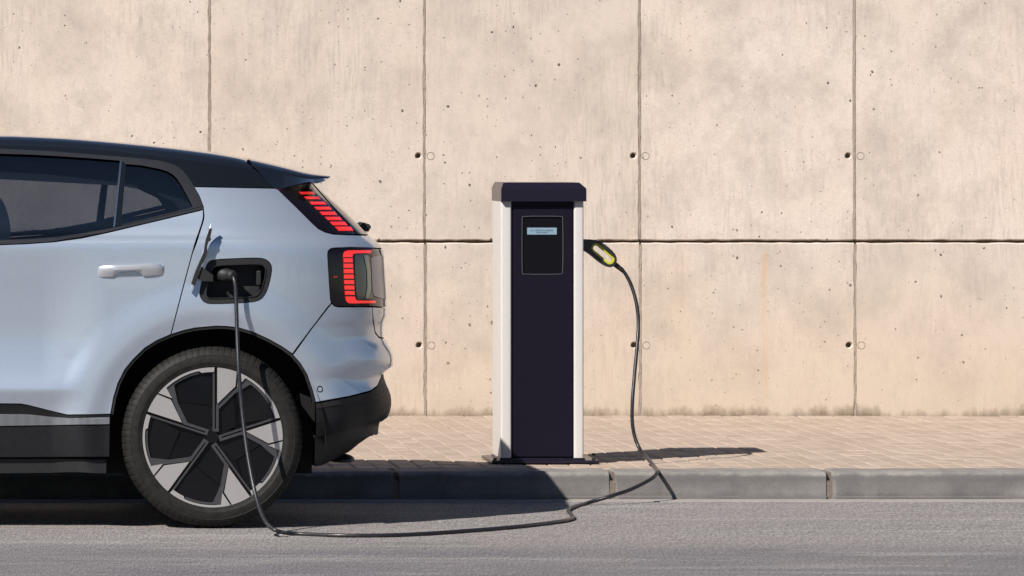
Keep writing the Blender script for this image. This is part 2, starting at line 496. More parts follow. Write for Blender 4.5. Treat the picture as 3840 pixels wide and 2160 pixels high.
M = dict(
    lamp_inner=simple('lamp_reflector', (0.10, 0.092, 0.075), 0.18, 0.5, 0.8, 0.25, 45), lamp_rib=simple('lamp_clear_rib', (0.42, 0.39, 0.31), 0.2, 0.3, 0.8, 0.05),
    bezel=simple('bezel_metal', (0.16, 0.16, 0.18), 0.3, 0.5, 0, 0.02),
    rib=simple('grey_rib', (0.36, 0.38, 0.43), 0.45, 0.1, 0, 0.02),
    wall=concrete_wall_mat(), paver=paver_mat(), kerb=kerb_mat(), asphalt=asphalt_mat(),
    sand=sand_mat('joint_sand', (0.36, 0.285, 0.225), 0.55), mortar=sand_mat('mortar', (0.25, 0.215, 0.185), 0.6), plate=simple('reflection_grey', (0.34, 0.33, 0.35), 0.25, 0.2, 0.4, 0.02, 10), wall_joint=sand_mat('wall_joint_mortar', (0.50, 0.42, 0.355), 0.75), gutter=sand_mat('gutter_concrete', (0.42, 0.385, 0.37), 0.75),  # plate: flat grey for the reflection painted on the tail
    groove=sand_mat('groove_concrete', (0.36, 0.27, 0.18)), earth=sand_mat('earth', (0.16, 0.13, 0.1)),
    paint=paint_mat(), black_gloss=simple('black_gloss_paint', (0.007, 0.009, 0.012), 0.10, 0, 0.2, 0.03, spec=0.5),
    roof_paint=simple('black_roof_paint', (0.008, 0.010, 0.016), 0.12, 0, 1.0, 0.02, spec=0.6),
    lamp_black=simple('smoked_lamp_lens', (0.006, 0.004, 0.006), 0.10, 0, 0.2, 0.03, spec=0.4),
    plastic=simple('black_plastic', (0.018, 0.018, 0.020), 0.55, 0, 0, 0.12, 90, spec=0.3), cladding=simple('grey_black_cladding', (0.012, 0.012, 0.014), 0.5, 0, 0, 0.1, 90, spec=0.2),
    trim=simple('dark_trim', (0.020, 0.022, 0.027), 0.32, 0.1, 0.1, 0.03), chrome=simple('bright_metal', (0.62, 0.62, 0.63), 0.18, 1.0, 0, 0.01, 10),
    handle=simple('silver_handle', (0.60, 0.62, 0.67), 0.25, 0.6, 0.6, 0.01, 10),
    under=simple('underbody_black', (0.010, 0.010, 0.011), 0.8, 0, 0, 0.1, spec=0.2),
    glass=glass_mat('tinted_glass', (0.36, 0.39, 0.44)), rear_glass=glass_mat('rear_glass', (0.30, 0.31, 0.33)),
    red=simple('red_lamp', (0.55, 0.01, 0.01), 0.25, 0, 0.5, 0.02, emit=(1.0, 0.035, 0.03), es=0.55),
    rubber=rubber_mat(), alloy=simple('machined_alloy', (0.50, 0.48, 0.48), 0.34, 0.6, 0.2, 0.015, 12),
    wheel_grey=simple('wheel_grey', (0.060, 0.060, 0.066), 0.38, 0.4, 0.2, 0.04), wheel_black=simple('wheel_gloss_black', (0.005, 0.005, 0.007), 0.08, 0, 0.0, 0.02, spec=0.25),
    charger_white=simple('white_powder_coat', (0.575, 0.555, 0.54), 0.42, 0, 0.1, 0.02, 40), charger_dark=simple('navy_powder_coat', (0.0075, 0.0062, 0.0145), 0.45, 0, 0.0, 0.05, 300, spec=0.15),
    charger_cap=simple('cap_powder_coat', (0.008, 0.006, 0.017), 0.28, 0, 0.0, 0.03, 300, spec=0.45), screen_black=simple('screen_glass', (0.004, 0.004, 0.007), 0.12, 0, 0.0, 0.0, spec=0.2),
    lcd=lcd_mat(), lcd_ink=simple('lcd_ink', (0.03, 0.06, 0.12), 0.4), cable=simple('black_cable', (0.016, 0.016, 0.020), 0.40, 0, 0.1, 0.15, 80),
    yellow=simple('yellow_green_grip', (0.50, 0.50, 0.05), 0.4, 0, 0.1, 0.03), seat=simple('seat_fabric', (0.045, 0.06, 0.08), 0.8, 0, 0, 0.1),
    liner=simple('headliner', (0.05, 0.052, 0.06), 0.9, 0, 0, 0.1), lens=glass_mat('lamp_lens', (0.55, 0.55, 0.55)),
)

# ------------------------------------------------------------------ the setting
YK, YP, YW = 23.82, 24.05, 28.57          # kerb face, front of the pavers, wall face
ZP = 0.12                                  # pavement height
def sheet(name, x0, x1, y0, y1, z, mat, parent=None):
    return obj(name, mesh_from([(x0, y0, z), (x1, y0, z), (x1, y1, z), (x0, y1, z)], [(0, 1, 2, 3)]), mat, parent)

tag(sheet('ground', -400, 400, -400, 400, -0.03, M['earth']), kind='structure')
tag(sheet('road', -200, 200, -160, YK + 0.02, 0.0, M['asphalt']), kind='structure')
tag(obj('gutter', box_mesh(-60, 60, YK - 0.13, YK + 0.02, -0.02, 0.004), M['gutter']), kind='structure')

# kerb of long stones with mortared joints
kerb = obj('kerb', join_meshes([box_mesh(-12, 18, YK + 0.004, YP - 0.012, -0.02, ZP - 0.040), box_mesh(-12, 18, YK + 0.03, YP - 0.012, 0.0, ZP - 0.008)]), M['mortar'])
tag(kerb, kind='structure')
def kerb_profile():
    pts = [(YK - 0.006, -0.02), (YK - 0.006, 0.012), (YK, 0.018)]
    for i in range(7):
        a = math.pi / 2 * i / 6
        pts.append((YK + 0.034 - 0.034 * math.cos(a), ZP - 0.036 + 0.034 * math.sin(a)))
    pts += [(YP - 0.008, ZP - 0.001), (YP - 0.008, -0.02)]
    return pts
KPITCH = (3112 - 2298) * YK / F
def kerb_stone(x0, x1):
    pr = kerb_profile(); n = len(pr)
    xs = [x0, x0 + 0.006] + list(np.linspace(x0 + 0.02, x1 - 0.02, 10)) + [x1 - 0.006, x1]
    verts = []; faces = []
    for k, x in enumerate(xs):
        ins = 0.006 if k in (0, len(xs) - 1) else 0.0
        for (y, z) in pr:
            verts.append((x, y + ins * (y < YP - 0.05) + rnd.uniform(-0.0012, 0.0012), z - ins * (z > 0.08) + rnd.uniform(-0.001, 0.001)))
    for k in range(len(xs) - 1):
        for i in range(n - 1):
            faces.append((k * n + i, (k + 1) * n + i, (k + 1) * n + i + 1, k * n + i + 1))
    faces.append(tuple(range(n))); faces.append(tuple((len(xs) - 1) * n + i for i in reversed(range(n))))
    me = fix_normals(mesh_from(verts, faces, True))
    return smooth_by_angle(me, 40)
xj = WX(2298, YK)
for i in range(-7, 6):
    obj('kerb_stone', kerb_stone(xj + i * KPITCH + 0.010, xj + (i + 1) * KPITCH - 0.010), M['kerb'], kerb)

# pavement: sand bed and concrete pavers
pavement = obj('pavement', box_mesh(-12, 18, YP - 0.006, YW + 0.2, -0.02, ZP - 0.009), M['sand'])
tag(pavement, kind='structure')
PWX, PWY = 0.0915, 0.2255
def paver_bm(w, d):
    me = box_mesh(-w / 2, w / 2, -d / 2, d / 2, -0.022, 0.0)
    bm = bmesh.new(); bm.from_mesh(me)
    top = [e for e in bm.edges if all(v.co.z > -0.001 for v in e.verts)]
    bmesh.ops.bevel(bm, geom=top, offset=0.004, segments=1, affect='EDGES')
    bm.to_mesh(me); bm.free()
    return me
pv = [paver_bm(PWX - 0.0045 - 0.0008 * i, PWY - 0.007 + 0.001 * i) for i in range(4)]
for m in pv: m.materials.append(M['paver'])
rows = int((YW - YP) / PWY) + 1
cells = []
for r in range(rows):
    for c in range(-6, 90):
        x = 0.35 + c * PWX; y = YP + (r + 0.5) * PWY
        px = x * F / y + VX
        vis = 1180 < px < 3900
        cells.append((not (vis and r < 8), r, abs(px - 2500), x, y))
cells.sort()
colj = {}
rest = bmesh.new()
count = 0
for (hid, r, dpx, x, y) in cells:
    c = round(x / PWX)
    if c not in colj: colj[c] = (rnd.uniform(-0.002, 0.002), rnd.uniform(-0.012, 0.012))
    z = ZP + rnd.uniform(-0.0022, 0.0016)
    xx, yy = x + colj[c][0] + rnd.uniform(-0.0012, 0.0012), y + (colj[c][1] if 0 < r < rows - 1 else 0) * 0.6 + rnd.uniform(-0.002, 0.002)
    rx, ry = rnd.uniform(-0.010, 0.010), rnd.uniform(-0.016, 0.016)
    src = pv[rnd.randrange(4)]
    if not hid and count < 298:
        o = obj('paver', src, None, pavement)
        o.location = (xx, yy, z); o.rotation_euler = (rx, ry, rnd.uniform(-0.006, 0.006))
        count += 1
    else:
        n0 = len(rest.verts)
        rest.from_mesh(src)
        rest.verts.ensure_lookup_table()
        for v in rest.verts[n0:]:
            v.co = (v.co.x + xx, v.co.y + yy, v.co.z + z + v.co.x * -ry + v.co.y * rx)
me = bpy.data.meshes.new('m'); rest.to_mesh(me); rest.free()
tag(obj('far_pavers', me, M['paver'], pavement), kind='stuff')

# wall of cast concrete panels
wall = empty('concrete_wall', (2.77, YW + 0.12, ZP))
tag(wall, 'tall pale beige cast concrete panel wall with tie holes behind the pavement', 'wall')
def wobj(name, me, mat):
    o = obj(name, me, mat, wall); o.location = (-2.77, -(YW + 0.12), -ZP)
    return o
ZG0, ZG1, ZT = 0.972, 0.996, 3.3
joints = [1.700 + 1.0655 * i for i in range(-7, 14)]
HZ = (WZ(1294, YW), WZ(584, YW))
def circle(cx, cz, r, n=20): return [(cx + r * math.cos(2 * math.pi * i / n), cz + r * math.sin(2 * math.pi * i / n)) for i in range(n)]
def edge_loop(x0, x1, z0, z1, step=0.035):
    pts = []
    nx = max(2, int((x1 - x0) / step)); nz = max(2, int((z1 - z0) / step))
    jit = lambda: rnd.uniform(-0.0022, 0.0022)
    for i in range(nx): pts.append((x0 + (x1 - x0) * i / nx, z0 + jit()))
    for i in range(nz): pts.append((x1 + jit(), z0 + (z1 - z0) * i / nz))
    for i in range(nx): pts.append((x1 - (x1 - x0) * i / nx, z1 + jit()))
    for i in range(nz): pts.append((x0 + jit(), z1 - (z1 - z0) * i / nz))
    return pts
def panel_mesh(x0, x1, z0, z1, hz, yf):
    outer = edge_loop(x0, x1, z0, z1)
    hx, qx = x1 + 0.008 - 0.031, x0 - 0.008 + 0.030
    holes = [circle(hx, hz, 0.0185), circle(qx, hz - 0.002, 0.0195)]
    vv, tris, loops = triangulate(outer, holes)
    verts = [(p[0], yf, p[1]) for p in vv]; faces = list(tris)
    lp = loops[0]; n0 = len(verts)
    for i in lp:                                     # panel edge: small arris, then the joint side
        p = vv[i]; cx, cz = (x0 + x1) / 2, (z0 + z1) / 2
        verts.append((p[0] + math.copysign(0.003, p[0] - cx) * (abs(p[0] - cx) > (x1 - x0) / 2 - 0.004), yf + 0.006, p[1] + math.copysign(0.006, p[1] - cz) * (abs(p[1] - cz) > (z1 - z0) / 2 - 0.004)))
    n1 = len(verts)
    for i in lp: verts.append((verts[n0 + lp.index(i)][0], yf + 0.09, verts[n0 + lp.index(i)][2]))
    L = len(lp)
    for i in range(L):
        j = (i + 1) % L
        faces.append((lp[i], n0 + i, n0 + j, lp[j])); faces.append((n0 + i, n1 + i, n1 + j, n0 + j))
    for h, (lp, c, r, dep) in enumerate(zip(loops[1:], ((hx, hz), (qx, hz - 0.002)), (0.0125, 0.0190), (0.10, 0.012))):
        a = len(verts)
        for i in lp:
            p = vv[i]; d = math.hypot(p[0] - c[0], p[1] - c[1])
            verts.append((c[0] + (p[0] - c[0]) / d * r, yf + (0.014 if h == 0 else 0.003), c[1] + (p[1] - c[1]) / d * r))
        b = len(verts)
        for i in range(len(lp)): verts.append((verts[a + i][0], yf + dep, verts[a + i][2]))
        L = len(lp)
        for i in range(L):
            j = (i + 1) % L
            faces.append((lp[i], lp[j], a + j, a + i)); faces.append((a + i, a + j, b + j, b + i))
        faces.append(tuple(range(b, b + L)))
    return fix_normals(mesh_from(verts, faces)), (qx, hz - 0.002)
for i in range(len(joints) - 1):
    for (z0, z1, hz) in ((ZP - 0.02, ZG0, HZ[0]), (ZG1, ZT, HZ[1])):
        off = rnd.uniform(-0.002, 0.002)
        xo = 0.004 if z0 < 0.5 else 0.0
        me, q = panel_mesh(joints[i] + 0.008 + xo, joints[i + 1] - 0.008 + xo, z0, z1, hz, YW + off)
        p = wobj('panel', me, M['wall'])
        pl = prism_xz([(x + rnd.uniform(-0.0008, 0.0008), z) for x, z in circle(q[0], q[1], 0.0168)], [], YW + off - 0.0015, YW + off + 0.02)
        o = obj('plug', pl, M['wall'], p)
# mortar fillets with ridges in the vertical joints
def joint_mesh(x, z0, z1):
    prof = [(-0.016, 0.006), (-0.0105, 0.003), (-0.008, 0.0055), (-0.0065, 0.0), (-0.003, 0.0), (-0.0015, 0.005), (0.0005, 0.0005), (0.0045, 0.0), (0.006, 0.005), (0.008, 0.001), (0.0105, 0.003), (0.016, 0.006)]
    nz = int((z1 - z0) / 0.02); verts = []; faces = []; n = len(prof)
    wob = 0
    for k in range(nz + 1):
        z = z0 + (z1 - z0) * k / nz; wob = wob * 0.9 + rnd.uniform(-0.0006, 0.0006)
        for (dx, dy) in prof: verts.append((x + dx * 0.75 + wob * (abs(dx) < 0.01), YW + dy + rnd.uniform(-0.0009, 0.0009), z))
    for k in range(nz):
        for i in range(n - 1): faces.append((k * n + i, k * n + i + 1, (k + 1) * n + i + 1, (k + 1) * n + i))
    return mesh_from(verts, faces)
for x in joints:
    wobj('mortar_joint', joint_mesh(x + 0.004, ZP - 0.02, ZG0), M['wall_joint'])
    wobj('mortar_joint', joint_mesh(x, ZG1, ZT), M['wall_joint'])
wobj('groove_back', box_mesh(joints[0], joints[-1], YW + 0.032, YW + 0.30, ZP - 0.02, ZT - 0.01), M['groove'])

# ------------------------------------------------------------------ charging post
DC = 24.33
cx_ = lambda px: WX(px, DC)
cz_ = lambda py: WZ(py, DC)
cb = ((cx_(1878) + cx_(2189)) / 2, DC + 0.14, ZP)
charger = empty('charging_post', cb)
tag(charger, 'slim navy and white charging post with a dark cap and small display on the pavement', 'charging station')
def cobj(name, me, mat, par=None):
    o = obj(name, me, mat, par or charger)
    if par is None: o.location = (-cb[0], -cb[1], -cb[2])
    return o
YB = DC + 0.32
zt = cz_(748)
def post_mesh(x0, x1, left):
    """white extruded side profile: flat front, rounded outer edge, side face"""
    r = 0.008
    o = []
    def arc(cx, cy, a0, a1):
        for i in range(6):
            a = a0 + (a1 - a0) * i / 5
            o.append((cx + r * math.cos(a), cy + r * math.sin(a)))
    pi = math.pi
    arc(x0 + r, DC + r, pi, 1.5 * pi); arc(x1 - r, DC + r, 1.5 * pi, 2 * pi); o.append((x1, YB - 0.002)); o.append((x0, YB - 0.002))
    n = len(o); zb = cz_(1717)
    verts = [(x, y, zb) for x, y in o] + [(x, y, zt) for x, y in o]
    faces = [(i, (i + 1) % n, n + (i + 1) % n, n + i) for i in range(n)] + [tuple(reversed(range(n))), tuple(range(n, 2 * n))]
    return smooth_by_angle(fix_normals(mesh_from(verts, faces)), 30)
cobj('side_post', post_mesh(cx_(1878), cx_(1918), True), M['charger_white'])
cobj('side_post', post_mesh(cx_(2152.5), cx_(2189), False), M['charger_white'])
cobj('cabinet', box_mesh(cx_(1915), cx_(2156), DC + 0.012, YB, cz_(1717), zt, 0.002), M['charger_dark'])
fp = cobj('front_panel', prism_xz([(cx_(1926), cz_(1712)), (cx_(2147), cz_(1712)), (cx_(2147), cz_(777)), (cx_(1926), cz_(777))],
          [[(cx_(x), cz_(y)) for x, y in [(1959, 1021), (1966, 1028), (2104, 1028), (2111, 1021), (2111, 818), (2104, 811), (1966, 811), (1959, 818)]]], DC + 0.006, DC + 0.02), M['charger_dark'])
scr = cobj('screen_window', box_mesh(cx_(1960), cx_(2110), DC + 0.0105, DC + 0.03, cz_(1027), cz_(812), 0.001), M['screen_black'])
frame_o = chaikin([(cx_(x), cz_(y)) for x, y in [(1957, 1024), (1962, 1029.5), (2107, 1029.5), (2112.5, 1024), (2112.5, 815), (2107, 809.5), (1962, 809.5), (1957, 815)]], 1, True)
frame_i = chaikin([(cx_(x), cz_(y)) for x, y in [(1959, 1023), (1963, 1027.5), (2106, 1027.5), (2110.5, 1023), (2110.5, 816), (2106, 811.5), (1963, 811.5), (1959, 816)]], 1, True)
cobj('screen_bezel', prism_xz(frame_o, [frame_i], DC + 0.003, DC + 0.012), M['bezel'])
lcd = cobj('display', box_mesh(cx_(1978), cx_(2089), DC + 0.0085, DC + 0.02, cz_(880), cz_(854), 0.0006), M['lcd'])
bm = bmesh.new()
def dot(px, py, w, h):
    m = box_mesh(cx_(px), cx_(px + w), DC + 0.0078, DC + 0.0088, cz_(py + h), cz_(py)); bm.from_mesh(m)
dot(1990.5, 863.5, 3.2, 3.4); dot(1996.5, 863, 3.2, 3.4)
for (y0, x0, words) in ((861, 2006, (8, 7)), (869.5, 2012, (4, 5))):
    x = x0
    for wlen in words:
        for _ in range(wlen):
            for _k in range(3):
                dot(x + rnd.choice((0, 1.2, 2.2)), y0 + rnd.choice((0, 1.6, 3.2)), 1.5, 1.5)
            dot(x, y0 + rnd.uniform(0, 2), 0.9, 3.6); x += 4.4
        x += 3
me = bpy.data.meshes.new('m'); bm.to_mesh(me); bm.free()
cobj('display_text', me, M['lcd_ink'])
# hipped cap
def cap_mesh():
    x0, x1 = cx_(1877.5) , cx_(2197); y0, y1 = DC - 0.022, YB + 0.03
    z0, z1, z2 = cz_(755), cz_(707), cz_(684.5); i = 0.028; iy = 0.015
    v = [(x0, y0, z0), (x1, y0, z0), (x1, y1, z0), (x0, y1, z0), (x0, y0, z1), (x1, y0, z1), (x1, y1, z1), (x0, y1, z1),
         (x0 + i * 0.4, y0 + iy, z2), (x1 - i, y0 + iy, z2), (x1 - i, y1 - iy, z2), (x0 + i * 0.4, y1 - iy, z2)]
    f = [(3, 2, 1, 0), (0, 1, 5, 4), (1, 2, 6, 5), (2, 3, 7, 6), (3, 0, 4, 7), (4, 5, 9, 8), (5, 6, 10, 9), (6, 7, 11, 10), (7, 4, 8, 11), (8, 9, 10, 11)]
    me = mesh_from(v, f); b = bmesh.new(); b.from_mesh(me)
    bmesh.ops.bevel(b, geom=[e for e in b.edges if all(vv.co.z > z0 + 0.001 for vv in e.verts) or abs(e.verts[0].co.z - e.verts[1].co.z) > 0.03], offset=0.0016, segments=2, affect='EDGES')
    b.to_mesh(me); b.free()
    return smooth_by_angle(fix_normals(me), 25)
cobj('cap', cap_mesh(), M['charger_cap'])
cobj('plinth', box_mesh(cx_(1874), cx_(2194), DC - 0.006, YB + 0.01, cz_(1729), cz_(1717.5), 0.002), M['charger_cap'])
bp = cobj('base_plate', box_mesh(cx_(1842), cx_(2243), DC - 0.03, DC + 0.38, ZP + 0.004, ZP + 0.0175, 0.002), M['charger_cap'])
for bx in (1856, 2226):
    for by in (DC - 0.008, DC + 0.345):
        b = bmesh.new(); bmesh.ops.create_cone(b, cap_ends=True, segments=6, radius1=0.009, radius2=0.009, depth=0.010)
        me = bpy.data.meshes.new('m'); b.to_mesh(me); b.free()
        o = obj('bolt', me, M['trim'], bp); o.location = (WX(bx, by), by, ZP + 0.0225)

# ------------------------------------------------------------------ charging cable
CB = P3(2470, 1765, 23.95)
cable = empty('charging_cable', (CB[0], CB[1], ZP))
tag(cable, 'black charging cable from the post over the kerb to the car, with a yellow-lined handle', 'cable')
def kobj(name, me, mat, par=None):
    o = obj(name, me, mat, par or cable)
    if par is None: o.location = (-CB[0], -CB[1], -ZP)
    return o
DH = 24.45
hx_ = lambda px: WX(px, DH)
hz_ = lambda py: WZ(py, DH)
def capsule(c1, c2, r, n=10):
    a = math.atan2(c2[1] - c1[1], c2[0] - c1[0]); pts = []
    for i in range(n + 1): t = a + math.pi / 2 + math.pi * i / n; pts.append((c1[0] + r * math.cos(t), c1[1] + r * math.sin(t)))
    for i in range(n + 1): t = a - math.pi / 2 + math.pi * i / n; pts.append((c2[0] + r * math.cos(t), c2[1] + r * math.sin(t)))
    return pts
c1, c2 = (hx_(2233.5), hz_(930.5)), (hx_(2284.5), hz_(972.5))
ho = chaikin([(hx_(x), hz_(y)) for x, y in [(2168, 896), (2189, 897), (2222, 898), (2247, 904), (2268, 917), (2296, 941), (2309, 960), (2312, 978), (2304, 996), (2287, 1003), (2270, 999), (2246, 984), (2214, 957), (2189, 940), (2168, 934)]], 2, True)
def bevel_plate(outer, holes, y0, y1, bev):
    me = prism_xz(outer, holes, y0, y1)
    b = bmesh.new(); b.from_mesh(me)
    eg = [e for e in b.edges if len(e.link_faces) == 2 and e.calc_face_angle(0) > 1.2]
    bmesh.ops.bevel(b, geom=eg, offset=bev, segments=2, affect='EDGES')
    b.to_mesh(me); b.free(); return smooth_by_angle(me, 40)
hnd = kobj('plug_handle', prism_xz(ho, [capsule(c1, c2, 18.5 / 884, 12)], DH - 0.022, DH + 0.022), M['cable'])
smooth_by_angle(hnd.data, 30)
obj('grip_ring', smooth_by_angle(prism_xz(capsule(c1, c2, 18.6 / 884, 12), [capsule(c1, c2, 10 / 884, 12)], DH - 0.010, DH + 0.018), 30), M['yellow'], hnd)
# strain relief with ribs
a, b_ = Vector(P3(2298, 985, DH)), Vector(P3(2336, 1015, DH))
pts = []; rad = []
for i in range(19):
    t = i / 18; pts.append(a.lerp(b_, t)); rad.append((0.0125 if i % 2 else 0.0105) - 0.002 * t)
obj('strain_relief', tube(pts, rad, 14), M['plastic'], hnd)
CR = 0.0078
def on_road(px, py):
    z = CR; D = (H - z) * F / (py - VY); return (WX(px, D), D, z)
cpts = [P3(2326, 1007, DH), P3(2345, 1027, DH), P3(2368, 1072, 24.44), P3(2387, 1140, 24.42), P3(2394, 1215, 24.40), P3(2389, 1300, 24.37), P3(2380, 1400, 24.34), P3(2372, 1500, 24.31),
        P3(2371, 1580, 24.30), P3(2381, 1640, 24.29), P3(2401, 1687, 24.26), P3(2427, 1718, 24.16), P3(2454, 1749, 23.98), P3(2464, 1767, 23.76), P3(2455, 1785, 23.69), P3(2430, 1803, 23.64), P3(2363, 1836, 23.58), P3(2291, 1860, 23.52)]
cpts += [on_road(2200, 1887), on_road(2145, 1903), on_road(2131, 1914), on_road(2142, 1929), on_road(2149, 1940), on_road(2136, 1948), on_road(2090, 1957), on_road(1940, 1975), on_road(1720, 1993),
         on_road(1500, 2006), on_road(1290, 2008), on_road(1110, 2001)]
cpts += [P3(1040, 1991, 21.60), P3(1003, 1965, 21.66), P3(978, 1920, 21.72), P3(957, 1850, 21.78), P3(940, 1770, 21.82), P3(922, 1660, 21.86), P3(906, 1520, 21.90), P3(895, 1380, 21.92), P3(889, 1240, 21.96), P3(886, 1140, 21.98),
         P3(883, 1075, 21.99), P3(877, 1045, 22.0), P3(868, 1034, 22.02)]
kobj('cord', tube(catmull(cpts, 8), CR, 14), M['cable'])
vc = Vector(P3(868, 1033, 22.02)); vd = Vector((-0.55, 1, 0.03)).normalized()
pts = [vc + vd * t for t in (-0.018, -0.016, 0.0, 0.03, 0.031, 0.09, 0.14)]
kobj('vehicle_connector', tube(pts, [0.011, 0.018, 0.021, 0.0225, 0.026, 0.026, 0.025], 20), M['plastic'])

# ------------------------------------------------------------------ the car
YC = 22.89                                 # centre plane; the near flank stands at about 22.03
DS = 22.05                                 # depth of the near flank
WHX, WHZ = WX(797.6, 22.06), 0.350         # rear wheel hub
WFX = WHX - 2.65                           # front wheel hub
XF = -2.16                                 # nose
LEN, PE, QE, ARC = 0.62, 2.2, 4.0, 1.30    # rear corner length, plan curve exponents, its path length

def pchip(xs, ys):
    xs = np.array(xs, float); ys = np.array(ys, float)
    h = np.diff(xs); d = np.diff(ys) / h
    m = np.zeros(len(xs))
    for i in range(1, len(xs) - 1):
        if d[i - 1] * d[i] > 0:
            w1, w2 = 2 * h[i] + h[i - 1], h[i] + 2 * h[i - 1]
            m[i] = (w1 + w2) / (w1 / d[i - 1] + w2 / d[i])
    m[0], m[-1] = d[0], d[-1]
    xs_l, ys_l, m_l, h_l = xs.tolist(), ys.tolist(), m.tolist(), h.tolist()
    import bisect
    def f(x):
        if x <= xs_l[0]: return ys_l[0] + m_l[0] * (x - xs_l[0])
        if x >= xs_l[-1]: return ys_l[-1] + m_l[-1] * (x - xs_l[-1])
        i = bisect.bisect_right(xs_l, x) - 1
        t = (x - xs_l[i]) / h_l[i]; t2 = t * t; t3 = t2 * t
        return (2 * t3 - 3 * t2 + 1) * ys_l[i] + (t3 - 2 * t2 + t) * h_l[i] * m_l[i] + (-2 * t3 + 3 * t2) * ys_l[i + 1] + (t3 - t2) * h_l[i] * m_l[i + 1]
    return f

profA = pchip([.10, .20, .30, .44, .522, .530, .540, .60, .66, .74, .85, 1.0, 1.075, 1.10, 1.128, 1.20, 1.31, 1.40, 1.46, 1.52],
              [.796, .803, .812, .826, .8525, .8550, .8525, .836, .825, .818, .824, .839, .8455, .841, .817, .793, .748, .700, .655, .60])
profB = pchip([.10, .20, .30, .44, .55, .75, .95, 1.075, 1.10, 1.128, 1.20, 1.31, 1.40, 1.46, 1.52],
              [.780, .800, .825, .846, .852, .850, .848, .8455, .841, .817, .793, .748, .700, .655, .60])

profC = pchip([.10, .20, .30, .44, .55, .75, .95, 1.075, 1.10, 1.128, 1.20, 1.31, 1.40, 1.46, 1.52],
              [.760, .775, .795, .815, .828, .845, .850, .8455, .841, .817, .793, .748, .700, .655, .60])
def half_w(x, z):
    t = sstep(WHX - 0.66, WHX - 0.40, x)
    w = profA(z) * (1 - t) + profB(z) * t
    if x > WHX + 0.2:
        t = sstep(WHX + 0.2, WHX + 0.5, x); w = w * (1 - t) + profC(z) * t
    for hx in (WHX, WFX):
        dx = x - hx; dz = z - WHZ
        if abs(dx) < 0.7 and z < 1.05:
            r = math.hypot(dx, dz)
            if r < 0.64:
                k = sstep(0.62, 0.492, r) * (sstep(0.22, 0.42, z) if x > WHX else 1.0)
                w = w * (1 - k) + 0.858 * k
                w -= 0.016 * sstep(0.492, 0.400, r) * (sstep(0.22, 0.42, z) if x > WHX else 1.0)
    return w

SIL = [(1030, 560), (1112, 630), (1172, 688), (1193, 709), (1270, 771), (1348, 845), (1386, 881), (1406, 897), (1425, 914), (1437, 938), (1444, 1030), (1450, 1134), (1450, 1172), (1438, 1215), (1439, 1256),
       (1446, 1270), (1459, 1289), (1476, 1337), (1475, 1363), (1448, 1376), (1440, 1396), (1469, 1485), (1470, 1504), (1457, 1554), (1430, 1577), (1432, 1598), (1430, 1620), (1412, 1634), (1352, 1674), (1316, 1704), (1210, 1758), (1120, 1790)]
_zs, _xr = [], []
for (sx, sy) in reversed(SIL):
    zc = WZ(sy, 22.75)
    w0 = profB(zc)
    lo, hi = 0.5, 3.0
    for _ in range(40):
        xr = (lo + hi) / 2; best = -1e9
        for k in range(46):
            th = math.pi / 2 * k / 45
            X = math.sin(th) ** (2 / PE); V = math.cos(th) ** (2 / QE)
            best = max(best, (xr - LEN + LEN * X) * F / (YC - w0 * V) + VX)
        if best > sx: hi = xr
        else: lo = xr
    _zs.append(zc); _xr.append(lo)
_zs = np.array(_zs); _xr = np.array(_xr)
xr_pchip = pchip(_zs, _xr)
def XR(z): return xr_pchip(min(max(z, _zs[0]), _zs[-1]))
x0_f = pchip([0.1, 0.95, 1.06, 1.125, 1.20, 1.30, 1.40, 1.55], [1.42, 1.42, 1.42, XR(1.125) - LEN, XR(1.20) - LEN, XR(1.30) - LEN, XR(1.40) - LEN, XR(1.40) - LEN - 0.1])
def X0(z): return min(x0_f(z), XR(z) - 0.15)

def S(a, z):
    """skin of the near half of the car; a runs along the flank (a<0) and round the tail (0..ARC)"""
    xr = XR(z); x0 = X0(z); ln = xr - x0
    if a <= 0:
        x = x0 + a; V = 1.0
        xf = XF + 0.7
        if x < xf:
            th = min(math.pi / 2, (xf - x) / ARC * math.pi / 2)
            x = xf - 0.7 * math.sin(th) ** (2 / PE); V = math.cos(th) ** (2 / QE)
    else:
        th = min(math.pi / 2, a / ARC * math.pi / 2)
        x = x0 + ln * math.sin(th) ** (2 / PE); V = max(0.0, math.cos(th)) ** (2 / QE)
    return (x, YC - half_w(x, z) * V, z)


def solve(px, py):
    lo, hi = -6.0, ARC * 0.999
    def ev(a):
        z = WZ(py, 22.1)
        for _ in range(2):
            p = S(a, z); z = WZ(py, p[1])
        p = S(a, z)
        return p[0] * F / p[1] + VX, z
    # the picture x grows along the tail until the silhouette
    if px > 1000:
        aa = [hi * i / 40 for i in range(41)]; vals = [ev(t)[0] for t in aa]
        k = max(range(41), key=lambda i: vals[i])
        if px >= vals[k]: return aa[k], ev(aa[k])[1]
        hi = aa[k]
    else: hi = 0.9
    for _ in range(32):
        mid = (lo + hi) / 2
        if ev(mid)[0] > px: hi = mid
        else: lo = mid
    return lo, ev(lo)[1]

def normal_at(a, z):
    e = 0.002
    p, q = Vector(S(a + e, z)), Vector(S(a - e, z)); r, s = Vector(S(a, z + e)), Vector(S(a, z - e))
    n = (p - q).cross(r - s)
    if n.length < 1e-12: n = Vector((1, 0, 0))
    n.normalize()
    if a > ARC - 0.004: n = Vector((max(0.05, n.x), 0, n.z)).normalized()
    return n

